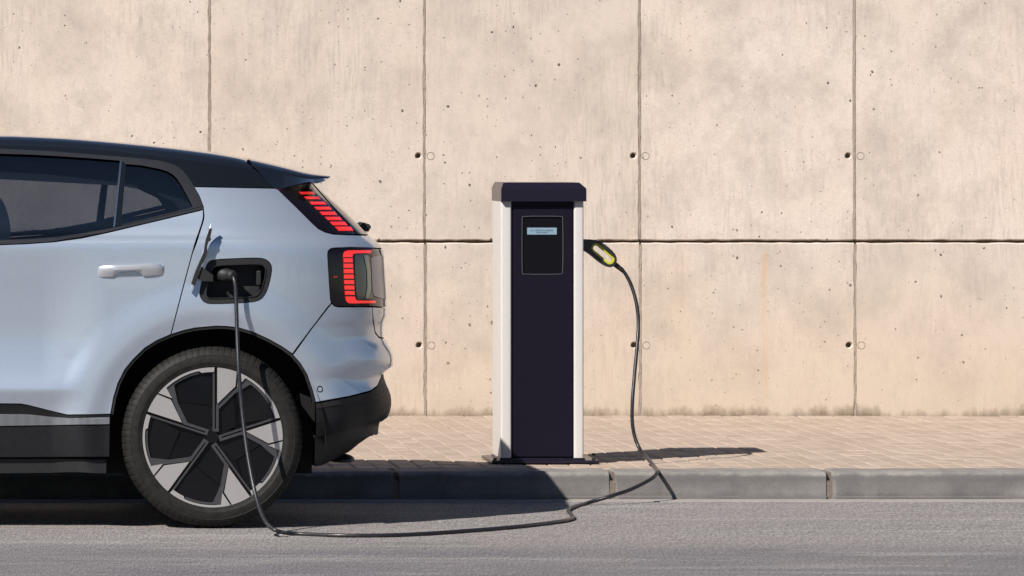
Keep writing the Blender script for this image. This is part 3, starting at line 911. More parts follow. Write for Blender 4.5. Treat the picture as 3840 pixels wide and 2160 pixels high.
def densify(pts, step=14.0):
    out = []
    for i in range(len(pts)):
        p, q = pts[i], pts[(i + 1) % len(pts)]
        out.append(p)
        if isinstance(p[0], str) or isinstance(q[0], str): continue
        d = math.hypot(q[0] - p[0], q[1] - p[1]); n = int(d / step)
        for k in range(1, n): out.append((p[0] + (q[0] - p[0]) * k / n, p[1] + (q[1] - p[1]) * k / n))
    return out

def to_param(pts, step=14.0):
    out = []
    for p in densify(pts, step):
        if p[0] == 'c': out.append((ARC, WZ(p[1], YC)))
        else: out.append(solve(*p))
    # subdivide long stretches that touch the centre line
    res = []
    for i in range(len(out)):
        p, q = out[i], out[(i + 1) % len(out)]
        res.append(p); d = math.hypot(q[0] - p[0], q[1] - p[1]); n = int(d / 0.03)
        for k in range(1, n): res.append((p[0] + (q[0] - p[0]) * k / n, p[1] + (q[1] - p[1]) * k / n))
    return res

def inset_poly(pts, g, keep_c=True):
    if g == 0: return pts
    n = len(pts)
    area = sum(pts[i][0] * pts[(i + 1) % n][1] - pts[(i + 1) % n][0] * pts[i][1] for i in range(n))
    sg = 1 if area > 0 else -1
    out = []
    for i in range(n):
        p0, p, p1 = pts[i - 1], pts[i], pts[(i + 1) % n]
        if keep_c and p[0] >= ARC - 1e-4: out.append(p); continue
        e0 = (p[0] - p0[0], p[1] - p0[1]); e1 = (p1[0] - p[0], p1[1] - p[1])
        l0, l1 = math.hypot(*e0) or 1e-9, math.hypot(*e1) or 1e-9
        nx = -e0[1] / l0 - e1[1] / l1; ny = e0[0] / l0 + e1[0] / l1
        l = math.hypot(nx, ny)
        if l < 0.3: out.append(p); continue
        k = g / l * min(1.6, 2 / l)
        out.append((p[0] + sg * nx * k, p[1] + sg * ny * k))
    return out

car = empty('parked_car', (WHX - 1.3, YC, 0))
tag(car, 'pale silver-blue compact electric SUV with a black roof, charging at the kerb', 'car')
CO = (-(WHX - 1.3), -YC, 0.0)

def set_normals(me, nors):
    me.polygons.foreach_set('use_smooth', [True] * len(me.polygons))
    me.normals_split_custom_set_from_vertices([tuple(n) for n in nors])

def skin_data(outer, holes=(), off=0.0, depth=0.012, grid=0.022, gap=0.0021, step=14.0, in_param=False):
    po = inset_poly(outer if in_param else to_param(outer, step), gap)
    ph = [inset_poly(h if in_param else to_param(h, step), -gap) for h in holes]
    vv, tris, loops = triangulate(po, ph, grid)
    verts = []; nors = []; faces = []
    for (a, z) in vv:
        n = normal_at(a, z); verts.append(Vector(S(a, z)) + n * off); nors.append(n)
    for t in tris:
        p, q, r = (verts[i] for i in t)
        faces.append(tuple(t) if (q - p).cross(r - p).dot(nors[t[0]]) > 0 else tuple(reversed(t)))
    if depth > 0:
        for lp in loops:
            m = len(verts); L = len(lp)
            cen = Vector((0, 0, 0))
            for i in lp: verts.append(verts[i].copy()); nors.append(None)
            for i in lp: verts.append(verts[i] - nors[i] * depth); nors.append(None)
            for k in range(L):
                j = (k + 1) % L
                if vv[lp[k]][0] > ARC - 1e-4 and vv[lp[j]][0] > ARC - 1e-4: continue
                faces.append((m + k, m + j, m + L + j, m + L + k))
            for k in range(L):                      # wall normals
                t = verts[m + (k + 1) % L] - verts[m + k - 1]
                nn = t.cross(nors[lp[k]])
                nn = nn.normalized() if nn.length > 1e-9 else nors[lp[k]]
                nors[m + k] = nn; nors[m + L + k] = nn
    return verts, nors, faces

def build(name, data, mat, parent, mirror, full):
    verts, nors, faces = data
    V = [v.copy() for v in verts]; N = [n.copy() for n in nors]; Fc = list(faces)
    if mirror or full:
        V2 = [Vector((v.x, 2 * YC - v.y, v.z)) for v in verts]; N2 = [Vector((n.x, -n.y, n.z)) for n in nors]
        F2 = [tuple(reversed(f)) for f in faces]
        if full:
            b = len(V); V += V2; N += N2; Fc += [tuple(i + b for i in f) for f in F2]
        else: V, N, Fc = V2, N2, F2
    me = mesh_from(V, Fc); set_normals(me, N)
    o = obj(name, me, mat, parent)
    if parent is car: o.location = CO
    return o

def skin(name, outer, mat, holes=(), full=False, parent=None, label=None, **kw):
    """one body panel on both flanks (or one piece across the tail when full)"""
    data = skin_data(outer, holes, **kw)
    res = []
    for mir in ((False,) if full else (False, True)):
        par = car if parent is None else parent[1 if mir else 0]
        o = build(name, data, mat, par, mir, full)
        if label: o['label'] = label
        res.append(o)
    return res

def car_obj(name, me, mat, parent=None):
    o = obj(name, me, mat, parent or car)
    if parent is None: o.location = CO
    return o

def arc_px(cx, cy, r, a0, a1, n=16):
    return [(cx + r * math.cos(math.radians(a0 + (a1 - a0) * i / n)), cy - r * math.sin(math.radians(a0 + (a1 - a0) * i / n))) for i in range(n + 1)]

# outlines, read off the photograph
ARCH = [(415, 1553), (426, 1491), (442, 1438), (468, 1386), (499, 1348), (543, 1305), (590, 1276), (639, 1255), (690, 1239), (731, 1230), (808, 1223), (850, 1224), (897, 1230), (950, 1246), (1007, 1272), (1056, 1299), (1097, 1329), (1126, 1362), (1151, 1404), (1173, 1465), (1183, 1509)]
FARCH = [(x - 2596, y) for x, y in ARCH]
DOORCUT = [(762, 789), (764, 806), (763, 820), (759, 836), (721, 950), (690, 1065), (660, 1180), (641, 1254)]
PORT = chaikin([(778, 985), (800, 974), (880, 970), (975, 967), (1002, 975), (1017, 992), (1020, 1016), (1006, 1078), (990, 1112), (968, 1129), (920, 1135), (790, 1140), (765, 1133), (749, 1110), (750, 1088), (764, 1030)], 2, True)
PORT_IN = chaikin([(800, 1004), (814, 996), (880, 993), (975, 990), (990, 998), (996, 1016), (982, 1080), (966, 1106), (943, 1113), (790, 1119), (776, 1113), (773, 1094), (785, 1040)], 2, True)
LAMP_L = [(1228, 955), (1230, 943), (1240, 933), (1256, 930), (1321, 928), (1400, 930)]
LAMP_B = [(1268, 1151), (1254, 1147), (1245, 1138), (1239, 1124), (1233, 1040)]
LAMP_U = [(1042, 711), (1116, 783), (1174, 841), (1193, 858), (1216, 870), (1247, 878), (1300, 880.5)]

quarter = [(727, 700)] + [(1030, 706)] + LAMP_U + [(1345, 881.5), ('c', 881), ('c', 930)] + list(reversed(LAMP_L)) + [(1233, 1040), (1239, 1124), (1243, 1136)] + [(1230, 1150), (1165, 1235), (1097, 1327)] \
    + list(reversed([p for p in ARCH if 641 < p[0] < 1097])) + list(reversed(DOORCUT)) + [(761, 773), (745, 731)]
q = skin('quarter_panel', quarter, M['paint'], [PORT], full=False, grid=0.016)
bumper = LAMP_B[::-1][-0:] if False else [(1244, 1138), (1254, 1147), (1268, 1151), (1396, 1151), (1398, 1200), (1406, 1248), (1420, 1266), ('c', 1268), ('c', 1397), (1436, 1398), (1415, 1447), (1389, 1466), (1311, 1486), (1184, 1509), (1173, 1465), (1151, 1404), (1126, 1362), (1098, 1331), (1165, 1238), (1231, 1153)]
skin('rear_bumper', bumper, M['paint'], [chaikin(arc_px(1200, 1459.6, 11, 0, 330, 11), 1, True)], full=True)
sens = skin('parking_sensor', arc_px(1200, 1459.6, 8.5, 0, 345, 15), M['paint'], off=-0.001, depth=0.006, grid=0.02, step=5, gap=0)
skin('tailgate', [(1397, 1151), ('c', 1150), ('c', 1267), (1421, 1264), (1408, 1246), (1400, 1200)], M['paint'], full=True)
belt_low = [(-1250, 935), (-600, 932), (-300, 929), (0, 918), (100, 914), (199, 907), (300, 893), (397, 873), (599, 825), (761, 786)]
belt_up = [(-1230, 922), (-600, 917), (-300, 912), (0, 902), (100, 898), (217, 890), (300, 877), (366, 865), (424, 854), (761, 774)]
clad_top = [(415, 1553), (340, 1555), (252, 1556), (180, 1539), (106, 1520), (79, 1515), (0, 1514), (-330, 1510)]
door = [p for p in belt_low if p[0] > -331] + DOORCUT[1:] + [p for p in reversed(ARCH) if p[0] < 639] + clad_top[1:]
d = skin('rear_door', [(-326, 929)] + [p for p in belt_low if p[0] > -300] + DOORCUT[1:] + [p for p in reversed(ARCH) if p[0] < 639] + clad_top[1:-1] + [(-326, 1510)], M['paint'], grid=0.012)
skin('front_door', [(-1230, 935), (-600, 932), (-332, 930), (-332, 1510), (-1260, 1510), (-1330, 1200)], M['paint'])
ff = [p for p in reversed(FARCH)]
skin('front_fender', [(-1236, 940), (-1336, 1200), (-1266, 1505), (-1412, 1540)] + ff + [(-2200, 1560), (-2560, 1560), (-2640, 1400), (-2620, 1150), (-2500, 1060), (-2300, 1010), (-1700, 960)], M['paint'], grid=0.05)
# sill cladding
skin('sill_upper', clad_top + [(-1260, 1510), (-1330, 1600), (0, 1600), (414, 1592)], M['cladding'], off=-0.002)
skin('sill_lower', [(-1400, 1597.5), (0, 1597.5), (413, 1591), (411, 1714), (0, 1716), (-1400, 1716)], M['cladding'], off=0.001)
skin('sill_step', [(-1400, 1722), (404, 1722), (404, 1776), (0, 1779), (-1400, 1779)], M['plastic'], off=-0.018)
rib_t = [(-330, 1551), (0, 1552), (106, 1553), (199, 1563), (265, 1567), (413, 1564)]
def ytop(x):
    for (x0, y0), (x1, y1) in zip(rib_t, rib_t[1:]):
        if x0 <= x <= x1: return y0 + (y1 - y0) * (x - x0) / (x1 - x0)
    return 1552
# fine vertical ribs of the sill strip, joined as they are only two pixels wide
vv = []; nn = []; fc = []
x = -20.0
while x < 411:
    y0, y1 = ytop(x) + 1, 1596 - (x > 0) * x * 0.015
    quad = []
    for (qx, qy) in ((x, y1), (x + 1.6, y1), (x + 1.6, y0), (x, y0)):
        a, z = solve(qx, qy); n = normal_at(a, z); quad.append((Vector(S(a, z)), n))
    b = len(vv)
    for dlt in (0.0, 0.006):
        for (p, n) in quad: vv.append(p + n * dlt); nn.append(n)
    fc += [(b + 4, b + 5, b + 6, b + 7), (b, b + 1, b + 5, b + 4), (b + 1, b + 2, b + 6, b + 5), (b + 2, b + 3, b + 7, b + 6), (b + 3, b, b + 4, b + 7)]
    x += 4.15
for mir in (False, True):
    V2 = [Vector((v.x, 2 * YC - v.y, v.z)) if mir else v for v in vv]
    o = obj('sill_ribs', fix_normals(mesh_from(V2, fc)), M['rib'], car); o.location = CO; o['kind'] = 'stuff'
# rear lower cladding
skin('bumper_cladding', [(1184, 1511), (1311, 1488), (1389, 1468), (1415, 1449), (1437, 1400), ('c', 1399), ('c', 1578), (1428, 1578), (1300, 1618), (1184, 1641)], M['cladding'], full=True, off=-0.001)
skin('lower_valance', [(1184, 1636), (1300, 1613), (1428, 1574), ('c', 1574), ('c', 1630), (1413, 1634), (1382, 1653), (1352, 1674), (1316, 1704), (1262, 1732), (1208, 1757), (1184, 1760)], M['plastic'], full=True, off=-0.012)
cr = skin('bumper_ribs', [(1185, 1513), (1270, 1498), (1285, 1517), (1185, 1535)], M['plastic'], off=0.0012, depth=0.004)
# wheel arch edging
skin('arch_trim', ARCH + [(x * 0.975 + 797.6 * 0.025, y * 0.975 + 1640 * 0.025) for x, y in reversed(ARCH)], M['plastic'], off=-0.004, gap=0, grid=None)

# --- side glazing
TRIM_O = [(-330, 548), (0, 558), (199, 568), (398, 584), (520, 594), (599, 603), (652, 617), (683, 638), (714, 676), (727, 698), (745, 731), (761, 772)]
GL_T = [(-322, 566), (0, 578), (110, 581), (217, 587), (340, 595), (449, 604)]
MAIN = [(-322, 911)] + [p for p in belt_up if -300 <= p[0] < 420] + [(424, 853)] + GL_T[::-1]
QUART = [(455, 842), (474, 617), (528, 621), (599, 635), (628, 644), (648, 656), (664, 672), (680, 696), (722, 776), (700, 783)]
skin('window_frame', [p for p in belt_up if -330 < p[0]] + TRIM_O[::-1] + [(-330, 912)], M['trim'], [MAIN, QUART], off=0.002, gap=0.0006)
g1 = skin('door_glass', MAIN, M['glass'], off=-0.006, depth=0, gap=-0.003)
g2 = skin('quarter_glass', QUART, M['glass'], off=-0.006, depth=0, gap=-0.003)
skin('divider_strip', [(424, 853), (431, 852), (457, 606), (450, 605)], M['chrome'], off=0.006, gap=0)
skin('window_post', [(433, 851), (454, 845), (472, 618), (459, 606)], M['black_gloss'], off=0.004, gap=0)
skin('belt_trim', [p for p in belt_low] + [(761, 775)] + belt_up[::-1][1:], M['trim'], off=0.004, gap=0.0008)
skin('front_glass', [(-1180, 915), (-340, 910), (-340, 566), (-480, 572), (-700, 640)], M['glass'], off=-0.006, depth=0, grid=0.05)
skin('front_window_frame', [(-1230, 922), (-334, 912), (-334, 548), (-480, 552), (-720, 618)], M['trim'], [[(-1175, 914), (-342, 909), (-342, 568), (-480, 574), (-698, 642)]], grid=0.05)

# --- roof
RE = [(-720, 585), (-480, 545), (-330, 538), (0, 541), (199, 546), (398, 560), (599, 582), (800, 609), (880, 621), (946, 632)]
rs = [(p[0], p[1] - 0) for p in RE] + [(956, 634), (1028, 705)] + [(727, 699)] + [p for p in TRIM_O[::-1] if p[0] < 727 and p[0] > -330] + [(-330, 547), (-480, 551), (-720, 616)]
skin('roof_side', rs, M['black_gloss'], gap=0.0008)
TOP = pchip([-720, -480, -330, 0, 199, 398, 599, 800, 919, 1041, 1168, 1230], [560, 512, 504, 504, 511, 525, 544, 568, 588.5, 616, 647, 655])
def loft_roof(pxs, NV=48, topf=TOP, edge=None):
    verts = []; faces = []
    for px, ey in pxs:
        a, z = solve(px, ey); e = S(a, z)
        hw = YC - e[1]
        zt_ = WZ(topf(px) + max(0.0, px - 922) * 0.5, YC - 0.25)
        xc = WX(px, e[1])
        for k in range(NV + 1):
            v = -math.cos(math.pi * k / NV)
            verts.append((xc, YC + v * hw, e[2] + (zt_ - e[2]) * max(0.0, 1 - abs(v) ** 9) ** 0.55))
    n = NV + 1
    for i in range(len(pxs) - 1):
        for k in range(NV):
            faces.append((i * n + k, (i + 1) * n + k, (i + 1) * n + k + 1, i * n + k + 1))
    return mesh_from(verts, faces, True)
def interp(tab, x):
    for (x0, y0), (x1, y1) in zip(tab, tab[1:]):
        if x0 <= x <= x1: return y0 + (y1 - y0) * (x - x0) / (x1 - x0)
    return tab[-1][1]
re_f = pchip([p[0] for p in RE], [p[1] for p in RE])
rp = [(x, re_f(x) + 4) for x in list(np.linspace(-720, 922, 60)) + [930, 940, 948]]
car_obj('roof', loft_roof(rp), M['roof_paint'])

# --- tail spoiler
SP_E = pchip([930, 958, 1000, 1060, 1120, 1180, 1225, 1242], [595, 632, 643, 655, 664, 669, 666, 663])
SP_B = pchip([930, 962, 1031, 1044, 1080, 1120, 1166, 1182, 1222, 1242], [597, 634, 706, 710, 701, 691, 682, 688, 677, 666])
def spoiler_mesh():
    verts = []; faces = []; NV = 40; last = [None, None]
    xs = list(np.linspace(932, 1060, 18)) + list(np.linspace(1070, 1237, 22))
    ns = 0
    for px in xs:
        ey, by, ty = SP_E(px), SP_B(px), min(TOP(px), SP_E(px) - 1)
        ring = []
        pts = []
        for slot, yy in ((0, ey), (1, by)):
            if px <= 1060:
                a, z = solve(px, yy); p = S(a, z); hw = YC - p[1] + 0.003; last[slot] = (hw, px)
            else:
                u_ = (px - last[slot][1]) / 180
                hw = last[slot][0] - 0.03 * u_ - 0.07 * u_ * u_
            D = YC - hw
            pull = 0.0
            pts.append((WX(px, D) - pull, hw, WZ(yy, D)))
        (xe, we, ze), (xb, wb, zb) = pts
        zt_ = WZ(ty, YC - 0.25); xt = WX(px, YC - 0.25)
        rearv = sstep(1120, 1242, px)
        ring.append((xb, YC - wb, zb))
        for k in range(NV + 1):
            v = -math.cos(math.pi * k / NV); f = max(0.0, 1 - abs(v) ** 9) ** 0.55
            xx = xe + (xt - xe) * (1 - abs(v) ** 3)
            ring.append((xx - 0.0, YC + v * we, ze + (zt_ - ze) * f))
        ring.append((xb, YC + wb, zb))
        n = len(ring); verts += ring; ns += 1
    for i in range(ns - 1):
        for k in range(n):
            k2 = (k + 1) % n
            faces.append((i * n + k, (i + 1) * n + k, (i + 1) * n + k2, i * n + k2))
    faces.append(tuple(range(n))); faces.append(tuple((ns - 1) * n + k for k in reversed(range(n))))
    return smooth_by_angle(fix_normals(mesh_from(verts, faces)), 35)
car_obj('spoiler', spoiler_mesh(), M['roof_paint'])

# --- rear window, upper and lower lamps
skin('rear_window', [(1180, 692), (1352, 880), ('c', 880), ('c', 700), ('c', 670), (1178, 680)], M['rear_glass'], full=True, off=0.001, depth=0.004)
skin('window_edge', [(1166, 684), (1182, 690), (1354, 880), (1340, 880.5)], M['black_gloss'], off=0.004, gap=0)
up = skin('upper_tail_lamp', [(1043, 711)] + LAMP_U[1:] + [(1341, 880.5), (1166, 684), (1120, 692), (1080, 702)], M['lamp_black'], off=0.001)
C3 = lambda pts: [(1000 + x / 2.588, 640 + y / 2.588) for x, y in pts]
for bar in ([(310, 210), (440, 210), (460, 232), (330, 232)], [(362, 257), (498, 257), (518, 280), (385, 280)], [(412, 306), (553, 306), (575, 332), (433, 332)], [(460, 355), (605, 355), (627, 382), (483, 382)],
            [(512, 403), (655, 403), (680, 433), (535, 433)], [(562, 453), (705, 453), (728, 483), (590, 483)], [(610, 500), (755, 500), (780, 533), (640, 533)], [(660, 548), (812, 548), (838, 586), (695, 586)]):
    skin('light_bar', C3(bar), M['red'], parent=up, off=0.003, depth=0.003, gap=0, grid=None, step=6)
low = skin('lower_tail_lamp', LAMP_L + [(1386, 930), (1392, 962), (1396, 1100), (1394, 1149), (1268, 1150)] + LAMP_B[1:], M['lamp_black'], off=0.001)
for seg in ([(738, 840), (737, 812), (745, 793), (760, 782), (790, 776), (1005, 774), (1005, 800), (850, 803), (830, 812), (826, 840)], [(739, 851), (827, 851), (829, 890), (740, 890)], [(740, 903), (829, 903), (832, 943), (741, 943)],
            [(742, 955), (833, 955), (836, 995), (743, 995)], [(744, 1009), (837, 1009), (840, 1047), (745, 1047)], [(746, 1062), (841, 1062), (843, 1100), (748, 1100)], [(749, 1115), (843, 1115), (845, 1153), (751, 1153)],
            [(753, 1168), (845, 1168), (848, 1205), (755, 1205)], [(757, 1221), (850, 1221), (856, 1245), (870, 1260), (1050, 1262), (1050, 1285), (810, 1288), (780, 1280), (764, 1260)]):
    skin('light_segment', C3(seg), M['red'], parent=low, off=0.004, depth=0.004, gap=0, grid=0.02, step=6)
skin('clear_lens', C3([(850, 812), (960, 812), (1000, 836), (1015, 1030), (1030, 1200), (1028, 1240), (960, 1252), (872, 1250), (858, 1100)]), M['lamp_inner'], parent=low, off=0.0025, depth=0.002, gap=0, grid=0.02)
skin('lens_rib', C3([(935, 822), (975, 826), (1000, 1000), (1000, 1150), (985, 1245), (950, 1240), (968, 1130), (965, 980)]), M['lamp_rib'], parent=low, off=0.0045, depth=0.003, gap=0, grid=0.02)
skin('rear_panel', [(1386, 930), ('c', 931), ('c', 1149), (1395, 1149), (1397, 1100), (1393, 962)], M['black_gloss'], full=True, off=0.000)
skin('reflection_panel', [(1388, 966), (1398, 962), (1428, 960), (1434, 962), (1444, 1122), (1430, 1120), (1400, 1110), (1394, 1095)], M['plate'], off=0.004, depth=0.004, gap=0, grid=0.02)  # pale reflection on the black tail panel, put in as a grey piece

def skin_text(name, body, a0, z0, height, squeeze, mat, parent, off=0.004, mirror_x=False):
    cu = bpy.data.curves.new('t', 'FONT'); cu.body = body; cu.resolution_u = 2
    to = bpy.data.objects.new('t', cu); COL.objects.link(to)
    dg = bpy.context.evaluated_depsgraph_get()
    me = bpy.data.meshes.new_from_object(to.evaluated_get(dg))
    bpy.data.objects.remove(to)
    for v in me.vertices:
        a, z = a0 + v.co.x * height * squeeze, z0 + v.co.y * height
        v.co = Vector(S(a, z)) + normal_at(a, z) * off
    o = obj(name, me, mat, parent)
    if parent is car: o.location = CO
    return o
a, z = solve(1249, 1041); skin_text('lamp_lettering', 'VOLVO', a, z, 0.0085, 0.92, M['red'], low[0], 0.003)
a, z = solve(1421, 1180); skin_text('badge', 'EX30', a, z, 0.028, 1.25, M['chrome'], car, 0.005)

# wiper stub on the glass, pad under the bumper
wv = [(WX(x, YC - 0.06), WZ(y, YC - 0.06)) for x, y in [(1345, 848), (1352, 840), (1363, 834), (1383, 841), (1389, 851), (1378, 869), (1366, 866)]]
car_obj('rear_wiper', smooth_by_angle(prism_xz(wv, [], YC - 0.10, YC + 0.12), 40), M['plastic'])
bmm = bmesh.new(); bmesh.ops.create_uvsphere(bmm, u_segments=28, v_segments=12, radius=1)
for v in bmm.verts:
    v.co = (WX(1278, 22.45) + v.co.x * 0.052, 22.45 + v.co.y * 0.16, WZ(1720, 22.45) + max(-0.4, v.co.z) * 0.020)
me = bpy.data.meshes.new('m'); bmm.to_mesh(me); bmm.free(); me.polygons.foreach_set('use_smooth', [True] * len(me.polygons))
car_obj('underbody_fairing', me, M['plastic'])

# --- charge port and open flap
skin('charge_port_surround', PORT, M['plastic'], [PORT_IN], off=-0.003, depth=0.02, gap=0.0005, grid=0.02, step=7)
ring_o = [(885 + (x - 885) * 1.03, 1054 + (y - 1054) * 1.035) for x, y in PORT_IN]
skin('port_seal', ring_o, M['trim'], [PORT_IN], off=0.001, depth=0.01, gap=0.0, grid=None, step=7)
def port_well():
    po = to_param(PORT_IN, 7); n = len(po)
    verts = []; faces = []
    for d in (0.0, 0.07):
        for (a, z) in po:
            nn = normal_at(a, z); verts.append(Vector(S(a, z)) - Vector((0, -1, 0)) * d * 1.0)
    for i in range(n): j = (i + 1) % n; faces.append((i, j, n + j, n + i))
    faces.append(tuple(range(n, 2 * n)))
    return fix_normals(mesh_from(verts, faces))
well = port_well()
car_obj('charge_port', well, M['plastic'])
car_obj('port_latch', box_mesh(WX(962, 22.06), WX(980, 22.06), 22.06, 22.10, WZ(1070, 22.06), WZ(1015, 22.06), 0.004), M['plastic'])
def flap_mesh():
    # lid swung open towards the viewer: seen edge-on, leaning with its top to the rear
    edge = [(790, 838), (782, 864), (773, 905), (762, 945), (748, 990), (733, 1030), (722, 1062), (712, 1090)]
    edge = catmull([(x, y) for x, y in edge], 4)
    n = len(edge); verts = []; faces = []
    lay = [(22.030, 0.0, 1.0), (22.022, 0.3, 1.0), (22.012, 1.0, 0.98)]
    for s in (0, 1):
        for (yy, dx, sc) in lay:
            for i, (x, y) in enumerate(edge):
                t = i / (n - 1)
                ym = 960 + (y - 960) * (0.72 + 0.28 * sc)
                bulge = -3 * math.sin(math.pi * t) ** 1.5 * (yy - 22.012) / 0.018
                verts.append((WX(x + dx * 3 + bulge + (3.2 if s else 0), yy), yy, WZ(ym, yy)))
    m = len(lay)
    for s in (0, 1):
        for k in range(m - 1):
            for i in range(n - 1):
                b = s * m * n
                faces.append((b + k * n + i, b + k * n + i + 1, b + (k + 1) * n + i + 1, b + (k + 1) * n + i))
    o = m * n
    for i in range(n - 1):
        faces.append((i, i + 1, o + i + 1, o + i)); faces.append(((m - 1) * n + i, (m - 1) * n + i + 1, o + (m - 1) * n + i + 1, o + (m - 1) * n + i))
    for k in range(m - 1):
        for e in (0, n - 1):
            faces.append((k * n + e, (k + 1) * n + e, o + (k + 1) * n + e, o + k * n + e))
    return smooth_by_angle(fix_normals(mesh_from(verts, faces)), 50)
flap = car_obj('charge_flap', flap_mesh(), M['paint'])
DL = 22.0
def plate_px(pts, y0, y1): return prism_xz([(WX(x, DL), WZ(y, DL)) for x, y in pts], [], y0, y1)
obj('flap_lining', plate_px([(785, 857), (796, 857), (789, 892), (793, 894), (788, 906), (783, 905), (777, 925), (778, 945), (773, 965), (754, 1000), (744, 1030), (733, 1070), (727, 1070), (718, 1064), (733, 1020), (752, 975), (764, 945), (771, 905)], 22.006, 22.029), M['plastic'], flap)
obj('flap_hinge', plate_px([(757, 1000), (784, 1020), (800, 1032), (800, 1056), (762, 1055), (741, 1044)], 22.014, 22.07), M['plastic'], flap)

# --- door handle
HXY = lambda pts: [(320 + x / 7.156, 940 + y / 7.156) for x, y in pts]
def handle_mesh():
    # (x, top, ridge, bottom, standoff) along the grip, photo crop coordinates
    st = [(345, 470, 520, 640, 0.004), (372, 425, 540, 690, 0.012), (470, 405, 530, 710, 0.022), (720, 385, 525, 700, 0.034), (800, 383, 522, 640, 0.036), (900, 379, 515, 595, 0.037), (1100, 370, 505, 572, 0.038), (1300, 362, 497, 556, 0.038), (1420, 358, 492, 560, 0.038), (1500, 355, 488, 620, 0.037), (1550, 353, 486, 680, 0.036), (1750, 348, 480, 672, 0.034), (1930, 350, 475, 655, 0.030), (2050, 358, 480, 640, 0.018), (2100, 400, 490, 600, 0.006)]
    verts = []; faces = []
    for (x, t, r, b, so) in st:
        for (yy, dp) in ((t, 0.0), (t + 12, so * 0.8), ((t + r) / 2, so), (r, so), (r + (b - r) * 0.5, so * 0.72), (b - 6, so * 0.4), (b, 0.0)):
            px, py = HXY([(x, yy)])[0]
            a, z = solve(px, py); p = Vector(S(a, z)); verts.append(p + Vector((0, -1, 0)) * dp * 0.62)
    n = 7
    for i in range(len(st) - 1):
        for k in range(n - 1): faces.append((i * n + k, i * n + k + 1, (i + 1) * n + k + 1, (i + 1) * n + k))
    faces.append(tuple(range(n))); faces.append(tuple((len(st) - 1) * n + k for k in reversed(range(n))))
    return verts, faces
hv, hf = handle_mesh()
for mir in (0, 1):
    V2 = [Vector((v.x, 2 * YC - v.y, v.z)) if mir else v for v in hv]
    me = smooth_by_angle(fix_normals(mesh_from(V2, hf)), 28)
    obj('door_handle', me, M['handle'], d[mir])
skin('handle_gap', HXY([(335, 470), (345, 430), (390, 390), (520, 375), (1400, 335), (1900, 335), (2060, 340), (2120, 380), (2130, 560), (2090, 640), (1980, 665), (1540, 690), (1450, 690), (900, 720), (780, 720), (430, 725), (350, 690)]), M['paint'], parent=d, off=0.0006, depth=0.0, gap=0, grid=0.02)

# --- inner body: dark shell behind the gaps, floor pan, wheel wells, cabin
inner = [(-2400, 1150), (-1236, 960), (-300, 918), (0, 908), (217, 897), (424, 861), (759, 784), (740, 715), (1000, 715), (1120, 800), (1180, 860), (1230, 890), (1330, 900), (1330, 1500), (1300, 1560), (1190, 1580)] + [(797.6 + (x - 797.6) * 1.01, 1640 + (y - 1640) * 1.01) for x, y in reversed(ARCH)] + [(408, 1700), (-1330, 1700), (-1412, 1545)] + [(x, y) for x, y in FARCH[::-1]] + [(-2200, 1560), (-2500, 1500)]
skin('inner_shell', inner, M['under'], [[(885 + (x - 885) * 1.02, 1054 + (y - 1054) * 1.02) for x, y in PORT_IN]], off=-0.03, depth=0, grid=0.06, gap=0)
skin('door_card', [p for p in belt_up if p[0] > -331] + [(761, 1000), (-320, 1040), (-320, 912)], M['liner'], off=-0.045, depth=0.004, grid=0.05, gap=0)
fl = [box_mesh(XF + 0.25, 1.72, YC - 0.62, YC + 0.62, 0.20, 0.46), box_mesh(XF + 0.35, 1.78, YC - 0.60, YC + 0.60, 0.40, 0.80), box_mesh(WFX + 0.42, WHX - 0.42, YC - 0.78, YC + 0.78, 0.205, 0.42)]
car_obj('floor_pan', join_meshes(fl), M['under'])
def well_mesh(hx, side):
    verts = []; faces = []; n = 28
    y0 = 22.085 if side == 0 else 2 * YC - 22.085; y1 = 22.42 if side == 0 else 2 * YC - 22.42
    for y in (y0, y1):
        for i in range(n + 1):
            t = math.radians(-4 + 188 * i / n); verts.append((hx + 0.435 * math.cos(t), y, WHZ + 0.435 * math.sin(t)))
    for i in range(n): faces.append((i, i + 1, n + 2 + i, n + 1 + i))
    c = len(verts); verts.append((hx, y1, WHZ))
    for i in range(n): faces.append((n + 1 + i, n + 2 + i, c))
    return mesh_from(verts, faces)
for hx in (WHX, WFX):
    for s in (0, 1): car_obj('wheel_well', well_mesh(hx, s), M['under'])
car_obj('arch_liner', prism_xz([(WX(x, 22.1), WZ(y, 22.1)) for x, y in [(1125, 1470), (1180, 1470), (1196, 1560), (1200, 1700), (1190, 1752), (1140, 1756), (1128, 1740)]], [], 22.24, 22.5), M['under'])
car_obj('headliner', box_mesh(-0.9, 1.15, YC - 0.52, YC + 0.52, 1.40, 1.425), M['liner'])
car_obj('parcel_shelf', box_mesh(1.0, 1.75, YC - 0.70, YC + 0.70, 1.00, 1.03), M['liner'])
car_obj('cabin_floor', box_mesh(-1.3, 1.75, YC - 0.76, YC + 0.76, 0.80, 0.84), M['under'])
for sgn in (-1, 1):
    hd = [(WX(-330, 22.5), 1.335), (WX(0, 22.5), 1.337), (WX(440, 22.5), 1.312), (WX(560, 22.5), 1.29), (WX(640, 22.5), 1.25), (WX(700, 22.5), 1.16), (WX(760, 22.5), 1.16), (WX(760, 22.5), 1.30), (WX(560, 22.5), 1.41), (WX(-330, 22.5), 1.43)]
    car_obj('header_trim', prism_xz(hd, [], YC + sgn * 0.60 - 0.015, YC + sgn * 0.60 + 0.015), M['liner'])
